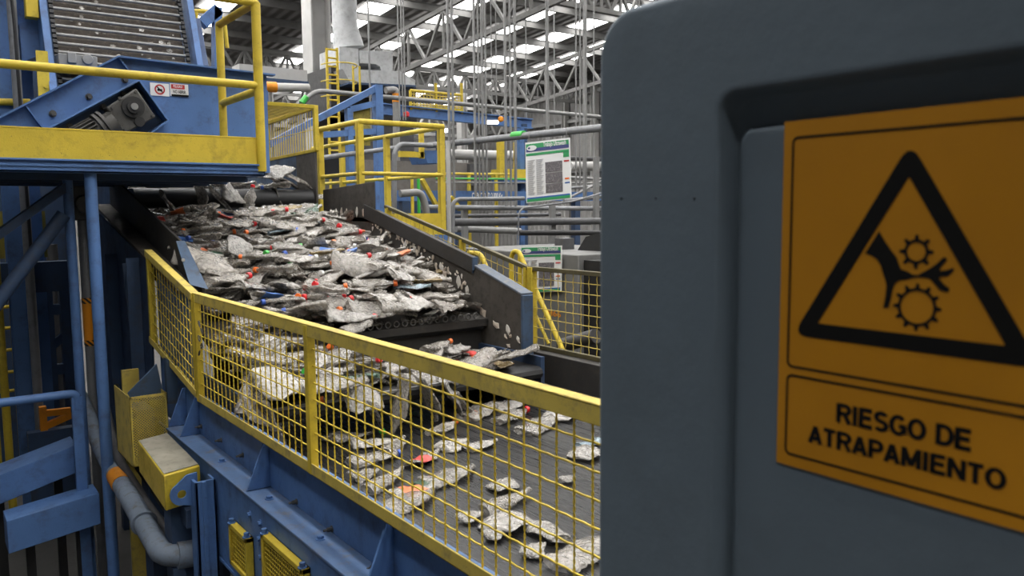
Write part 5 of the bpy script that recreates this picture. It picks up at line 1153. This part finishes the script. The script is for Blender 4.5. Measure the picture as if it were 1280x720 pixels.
for (px, py, key, rot, k, lab) in ((258, 330, 'large flattened clear plastic bottle', (.7, .35, -.5), 1.25, 'biggest clear bottle lying tilted on the heap beside the left wall end'), (452, 334, 'large flattened clear plastic bottle', (.8, .2, -.35), 1.25, 'big wrinkled clear bottle facing out right of the heap middle'),
        (400, 246, 'large flattened clear plastic bottle', (.2, .05, .1), .95, 'round clear bottle lying level below the black belt nose'), (300, 310, 'flattened clear plastic tray', (1.0, .5, .2), 1.1, 'clear round bottle base standing up near the heap left edge'), (505, 345, 'flattened whitish plastic bottle without cap', (.5, .2, .5), 1.0, 'whitish bottle at the right fringe of the heap middle'),
        (520, 378, 'crumpled whitish plastic wrapper', (.4, .1, .2), 1.2, 'white wrapper at the right front of the sloping heap'), (470, 388, 'large flattened clear plastic bottle', (.6, .1, .1), 1.1, 'big clear bottle on the front lip of the heap'), (560, 382, 'crumpled grey plastic wrapper', (.2, .1, .3), .9, 'grey wrapper at the far right end of the heap lip'), (500, 383, 'crushed clear plastic bottle without cap', (.3, .1, .2), 1.05, 'clear bottle lying across the front lip right of middle'), (440, 395, 'flattened whitish plastic bottle without cap', (.4, .1, -.3), 1.1, 'whitish bottle sliding off the front lip above the guard rail')):
    place(PR[key], on_heap(px, py, .06), rot, lab, None, k)
# bottles spilling over the upper nose
for (px, py, lab, key, rot, k) in ((250, 238, 'large upright grey clear bottle standing at the top left of the heap', 'large flattened clear plastic bottle', (0, 1.35, .2), 1.15),
        (312, 252, 'clear bottle with a red cap hanging over the upper belt nose', 'crushed clear plastic bottle with a red cap', (.3, -1.25, .4), 1.05),
        (290, 243, 'whitish crumpled wrapper folded over the upper belt nose', 'crumpled whitish plastic wrapper', (.9, .3, .5), 1.25),
        (345, 246, 'grey crumpled wrapper strip hanging down the upper belt nose', 'crumpled grey plastic wrapper', (.1, 1.4, .2), .8),
        (275, 248, 'clear bottle leaning under the folded wrapper at the upper nose', 'crushed clear plastic bottle without cap', (.3, .8, .3), .95),
        (374, 226, 'shiny clear bottle lying tilted beside the dark side plate', 'large flattened clear plastic bottle', (.4, .45, .2), .95),
        (345, 232, 'clear bottle with a blue cap lying on the upper belt nose', 'crushed clear plastic bottle with a blue cap', (.2, .1, 2.9), 1.0),
        (352, 214, 'pale crumpled wrapper sticking up right of the platform corner', 'crumpled whitish plastic wrapper', (.4, -.3, .1), 1.2),
        (335, 222, 'clear flattened tray lying below the platform corner', 'flattened clear plastic tray', (.2, .1, .4), 1.2),
        (213, 258, 'whitish bottle standing against the left chute wall', 'flattened whitish plastic bottle without cap', (.6, .9, .6), 1.0)):
    p = PR[key]; loc = at(px, py, y=7.08 if px < 330 else 7.22); 
    if px in (213,): loc = at(px, py, y=6.7)
    place(p, loc, rot, lab, None, k)
# heap at the left of the transfer belt
for (x, y) in spread(42, lambda: (1.42 + 1.68 * rnd.random() ** 1.6, rnd.uniform(3.95, 4.5)), .12, rnd):
    p = pick(rnd); z = hC_(x, y) + rnd.uniform(0, .03)
    place(p, (x, y, z), Euler((rnd.gauss(0, .3), rnd.gauss(0, .3), rnd.choice((0, PI)) + rnd.gauss(0, .7))), '%s in the low heap behind mesh guard' % p['label'], '%s in the low heap' % p['label'], rnd.uniform(.9, 1.15))
# bottles falling over the transfer lip: px, py, tilt
LIPY = 3.83
for (px, py, key, rot, k, lab) in ((536, 497, 'large flattened clear plastic bottle', (0, 1.15, .1), .95, 'tall flattened clear bottle hanging over transfer lip, rightmost but one'),
        (566, 496, 'flattened whitish plastic bottle without cap', (.2, 1.1, -.2), 1.0, 'whitish bottle hanging over transfer lip, rightmost of the row'),
        (578, 505, 'crushed clear plastic bottle with an orange cap', (0, .7, .2), .9, 'orange capped bottle dropping off the right end of transfer lip'),
        (500, 505, 'large flattened clear plastic bottle', (.2, 1.9, .3), 1.0, 'big clear bottle hanging over the middle of transfer lip'),
        (468, 520, 'crushed clear plastic bottle with a green cap', (.1, 1.0, .2), .95, 'green capped bottle hanging over transfer lip right of the guard post'),
        (455, 497, 'crumpled whitish plastic wrapper', (.9, .2, .1), 1.1, 'white wrapper draped on transfer lip right of the guard post'),
        (338, 540, 'large flattened clear plastic bottle', (.1, 1.3, .4), 1.2, 'big clear bottle sliding down left of the guard post'),
        (325, 515, 'crumpled grey plastic wrapper', (.6, .8, .2), 1.2, 'grey wrapper draped down left of the guard post'),
        (352, 480, 'crumpled whitish plastic wrapper', (.5, .1, .3), 1.3, 'bright white wrapper on transfer lip left of the guard post'),
        (415, 480, 'large flattened clear plastic bottle', (.2, .1, .3), 1.2, 'big clear bottle lying along transfer lip behind the guard post'),
        (432, 487, 'crushed clear plastic bottle with an orange cap', (.3, .4, 2.8), 1.0, 'orange capped bottle lying on transfer lip beside the guard post')):
    place(PR[key], at(px, py, y=LIPY), rot, lab, None, k)
# sparse items on the lower belt
ZB = 1.385
D = [(602, 513, 'large flattened clear plastic bottle', .55, 1.15, 'wide flattened bottle at the upper right of the lower belt'), (640, 520, 'crushed clear plastic bottle with a red cap', .3, 1.1, 'red capped bottle at the far right of the lower belt'),
     (640, 505, 'flattened whitish plastic bottle without cap', .1, 1.0, 'whitish bottle near the far skirt of the lower belt'), (676, 530, 'large flattened clear plastic bottle', .4, 1.1, 'long flat bottle under the far right of the top rail'),
     (700, 518, 'flattened clear plastic tray', .5, 1.2, 'clear tray far right on the lower belt below the rail'), (604, 555, 'flattened whitish plastic bottle without cap', .2, .75, 'small whitish bottle in the middle of the lower belt'),
     (566, 556, 'crumpled whitish plastic wrapper', .4, .8, 'white scrap wrapper right of the blue capped bottle'), (733, 566, 'flattened clear plastic tray', .2, 1.0, 'round pale tray at the right edge beside the cabinet'),
     (742, 552, 'crushed pale blue plastic bottle', .0, .8, 'pale blue bottle at the right edge beside the cabinet'), (492, 558, 'crushed clear plastic bottle without cap', .8, .95, 'clear bottle lying left of the lower belt middle'),
     (470, 573, 'crushed clear plastic bottle with a blue cap', .12, 1.05, 'long clear bottle with blue cap lying on lower belt'), (530, 573, 'crushed clear bottle with red wrap', .35, .9, 'red wrapped bottle right of the long blue capped bottle'),
     (565, 594, 'large flattened clear plastic bottle', .25, .95, 'large flat bottle in the middle of the lower belt'), (540, 600, 'crushed dark green plastic bottle', .4, .8, 'dark green tinted bottle beside the large flat bottle'),
     (522, 612, 'crushed clear bottle with orange wrap', .1, .95, 'orange wrapped bottle near the bottom rail'), (508, 628, 'large flattened clear plastic bottle', .2, .95, 'clear bottle closest to the bottom rail'),
     (629, 606, 'flattened clear plastic tray', .0, .75, 'pale tray left of the shiny belt streak'), (633, 626, 'crushed clear plastic bottle without cap', .2, .85, 'clear bottle below the pale tray'),
     (634, 652, 'flattened clear plastic tray', .3, 1.15, 'big pale oval tray low on the lower belt'), (680, 662, 'flattened whitish plastic bottle without cap', 1.6, .85, 'whitish bottle upright right of the oval tray'),
     (734, 688, 'large flattened clear plastic bottle', .3, 1.0, 'big pale bottle at the bottom right beside the cabinet'), (588, 645, 'crumpled whitish plastic wrapper', .2, .5, 'small white wrapper left of the oval tray'),
     (619, 667, 'crumpled whitish plastic wrapper', .4, .45, 'tiny white wrapper under the oval tray'), (668, 687, 'crumpled whitish plastic wrapper', .6, .5, 'small white wrapper low on the lower belt near the bottom'),
     (418, 546, 'flattened clear plastic tray', .1, .8, 'pale oval tray just right of the guard post'), (441, 545, 'crushed clear plastic bottle without cap', .3, .8, 'clear bottle in the shade under transfer lip'),
     (470, 553, 'flattened whitish plastic bottle without cap', -.3, .9, 'whitish bottle in the shade right of the oval tray'), (552, 535, 'crushed clear plastic bottle with an orange cap', .4, .9, 'orange capped bottle fallen below transfer lip'),
     (710, 598, 'crumpled whitish plastic wrapper', .2, .35, 'tiny white scrap on the shiny belt streak'), (480, 600, 'crushed clear plastic bottle without cap', .5, .85, 'clear bottle behind the lower mesh left of middle'),
     (455, 592, 'crumpled grey plastic wrapper', .3, .6, 'grey wrapper near the bottom rail under the blue capped bottle')]
for (px, py, key, yaw, k, lab) in D:
    p = PR[key]; l = at(px, py, z=ZB + .018); l.x = min(max(l.x, 1.40), 3.36); place(p, l, Euler((rnd.gauss(0, .05), rnd.gauss(0, .05), yaw + rnd.gauss(0, .05))), lab, None, k)
# heap at the foot of the right chute wall
for (px, py, key, yaw, k, lab) in ((570, 436, 'crumpled whitish plastic wrapper', .2, .9, 'white wrapper heap left end at the foot of right chute wall'), (590, 441, 'crushed clear bottle with red wrap', .2, .8, 'red wrapped bottle at the foot of right chute wall'),
        (612, 450, 'crushed clear plastic bottle without cap', .1, .9, 'clear bottle at the foot of right chute wall'), (634, 458, 'large flattened clear plastic bottle', .2, .85, 'big clear bottle at the end of right chute wall foot'), (600, 458, 'crumpled grey plastic wrapper', .3, .9, 'grey wrapper in front of right chute wall foot'),
        (556, 450, 'crushed clear plastic bottle with a red cap', .3, .9, 'red capped bottle near the foot of right chute wall'), (580, 455, 'flattened whitish plastic bottle without cap', .1, .9, 'whitish bottle near the foot of right chute wall'),
        (545, 432, 'crushed clear plastic bottle with an orange cap', .2, .9, 'orange capped bottle left of the right chute wall foot'), (560, 443, 'flattened clear plastic tray', .1, .9, 'clear tray left of the right chute wall foot'), (622, 462, 'crumpled whitish plastic wrapper', .1, .9, 'white wrapper near the end of right chute wall foot'), (645, 466, 'crushed clear plastic bottle without cap', PI, .75, 'clear bottle closest to the chute end cap'), (530, 440, 'crumpled grey plastic wrapper', .4, .8, 'grey wrapper under the dark plate below the lip')):
    place(PR[key], at(px, py, y=4.3), Euler((.1, rnd.gauss(0, .2), yaw)), lab, None, k)
# torn scraps stuck to the chute wall
SC = []
for i in range(6):
    rr = random.Random(60 + i); n = 9; mb = MB(); ring = [Vector((0, math.cos(2 * PI * k / n) * rr.uniform(.35, 1.5) * .018, math.sin(2 * PI * k / n) * rr.uniform(.4, 1.5) * .026)) for k in range(n)]
    mb.add([Vector((-.008, 0, 0))] + [p + Vector((rr.uniform(-.006, 0), 0, 0)) for p in ring] + [p * .98 + Vector((.0015, 0, 0)) for p in ring], [(0, 1 + k, 1 + (k + 1) % n) for k in range(n)] + [(1 + k, 1 + n + k, 1 + n + (k + 1) % n, 1 + (k + 1) % n) for k in range(n)] + [tuple(range(n, 0, -1))[:0] or tuple(1 + n + k for k in range(n))])
    me = mb.mesh('scrap_shape'); me.materials.append(paint('paper_scrap_%d' % i, ((.62, .54, .45), (.68, .64, .58), (.56, .47, .38))[i % 3], .7, .3, scale=20) if i < 3 else SC[i - 3].materials[0]); SC.append(me)
pts = [(470, 276), (478, 281), (484, 287), (489, 284), (493, 290), (498, 296), (503, 301), (507, 306), (509, 301), (513, 309), (518, 312), (521, 316), (524, 309), (527, 318), (531, 313), (535, 324), (538, 330), (541, 322), (545, 333), (552, 335), (556, 342), (560, 338), (563, 349), (514, 326), (519, 338), (530, 341), (535, 351), (546, 350), (573, 353), (577, 359), (580, 354), (584, 364), (604, 391), (620, 406), (635, 413), (638, 420), (632, 421), (648, 425), (636, 432), (600, 427)]
for i, (px, py) in enumerate(pts):
    q_ = at(px, py, x=3.196); r = bpy.data.objects.new('paper_scrap', SC[i % 6]); C.objects.link(r); r.location = q_; r.rotation_euler = (rnd.uniform(-1.2, 1.2), 0, 0); s_ = rnd.uniform(.5, 1.6); r.scale = (1, s_, s_)
    if i < 24: tag(r, 'torn pale scrap stuck along the top seam of right chute wall', 'scrap', 'scraps along the chute wall seam')
    elif i < 32: tag(r, 'torn pale scrap stuck mid height on right chute wall', 'scrap', 'scraps mid height on the chute wall')
    else: tag(r, 'torn pale scrap stuck low near the end of right chute wall', 'scrap', 'scraps low on the chute wall end')
for i in range(44):
    t_ = rnd.random(); px = 466 + t_ * 116 + rnd.gauss(0, 3); py = 277 + t_ * 72 + rnd.uniform(-6, 9); q_ = at(px, py, x=3.1965); s_ = rnd.uniform(.25, .8)
    r = bpy.data.objects.new('paper_scrap', SC[rnd.randrange(6)]); C.objects.link(r); r.location = q_; r.rotation_euler = (rnd.uniform(-1.5, 1.5), 0, 0); r.scale = (1, s_, s_); tag(r, 'torn pale scrap stuck along the top seam of right chute wall', 'scrap', 'scraps along the chute wall seam')
for i, px in enumerate((413, 421, 427, 434, 446, 454)):
    q_ = at(px, 266, x=3.196); r = bpy.data.objects.new('paper_scrap', SC[i % 6]); C.objects.link(r); r.location = q_; r.scale = (1, 1.1, 1.4); r.rotation_euler = (rnd.uniform(-.3, .3), 0, 0); tag(r, 'torn pale scrap at the foot of stained splash plate', 'scrap', 'scraps on the splash plate')

# ================================================================== CAMERA AND LIGHT
cam = bpy.data.cameras.new('camera'); co = bpy.data.objects.new('camera', cam); C.objects.link(co)
cam.sensor_width = 36; cam.lens = 36 * F / 1280; cam.clip_start = .05; cam.clip_end = 200
co.matrix_world = Matrix.Translation((0, 0, H)) @ RW.to_4x4()
cam.dof.use_dof = True; cam.dof.focus_distance = 4.6; cam.dof.aperture_fstop = 7.5
bpy.context.scene.camera = co
w = bpy.data.worlds.new('hall_world'); bpy.context.scene.world = w; w.use_nodes = True
w.node_tree.nodes['Background'].inputs[0].default_value = (.8, .9, 1, 1); w.node_tree.nodes['Background'].inputs[1].default_value = .3
sc = bpy.context.scene
sc.view_settings.view_transform = 'Standard'; sc.view_settings.look = 'None'; sc.view_settings.exposure = .22; sc.view_settings.gamma = 1; sc.view_settings.use_curve_mapping = False
sc.cycles.use_denoising = True; sc.cycles.max_bounces = 8; sc.cycles.transparent_max_bounces = 12; sc.cycles.sample_clamp_indirect = 6; sc.cycles.caustics_reflective = False; sc.cycles.caustics_refractive = False
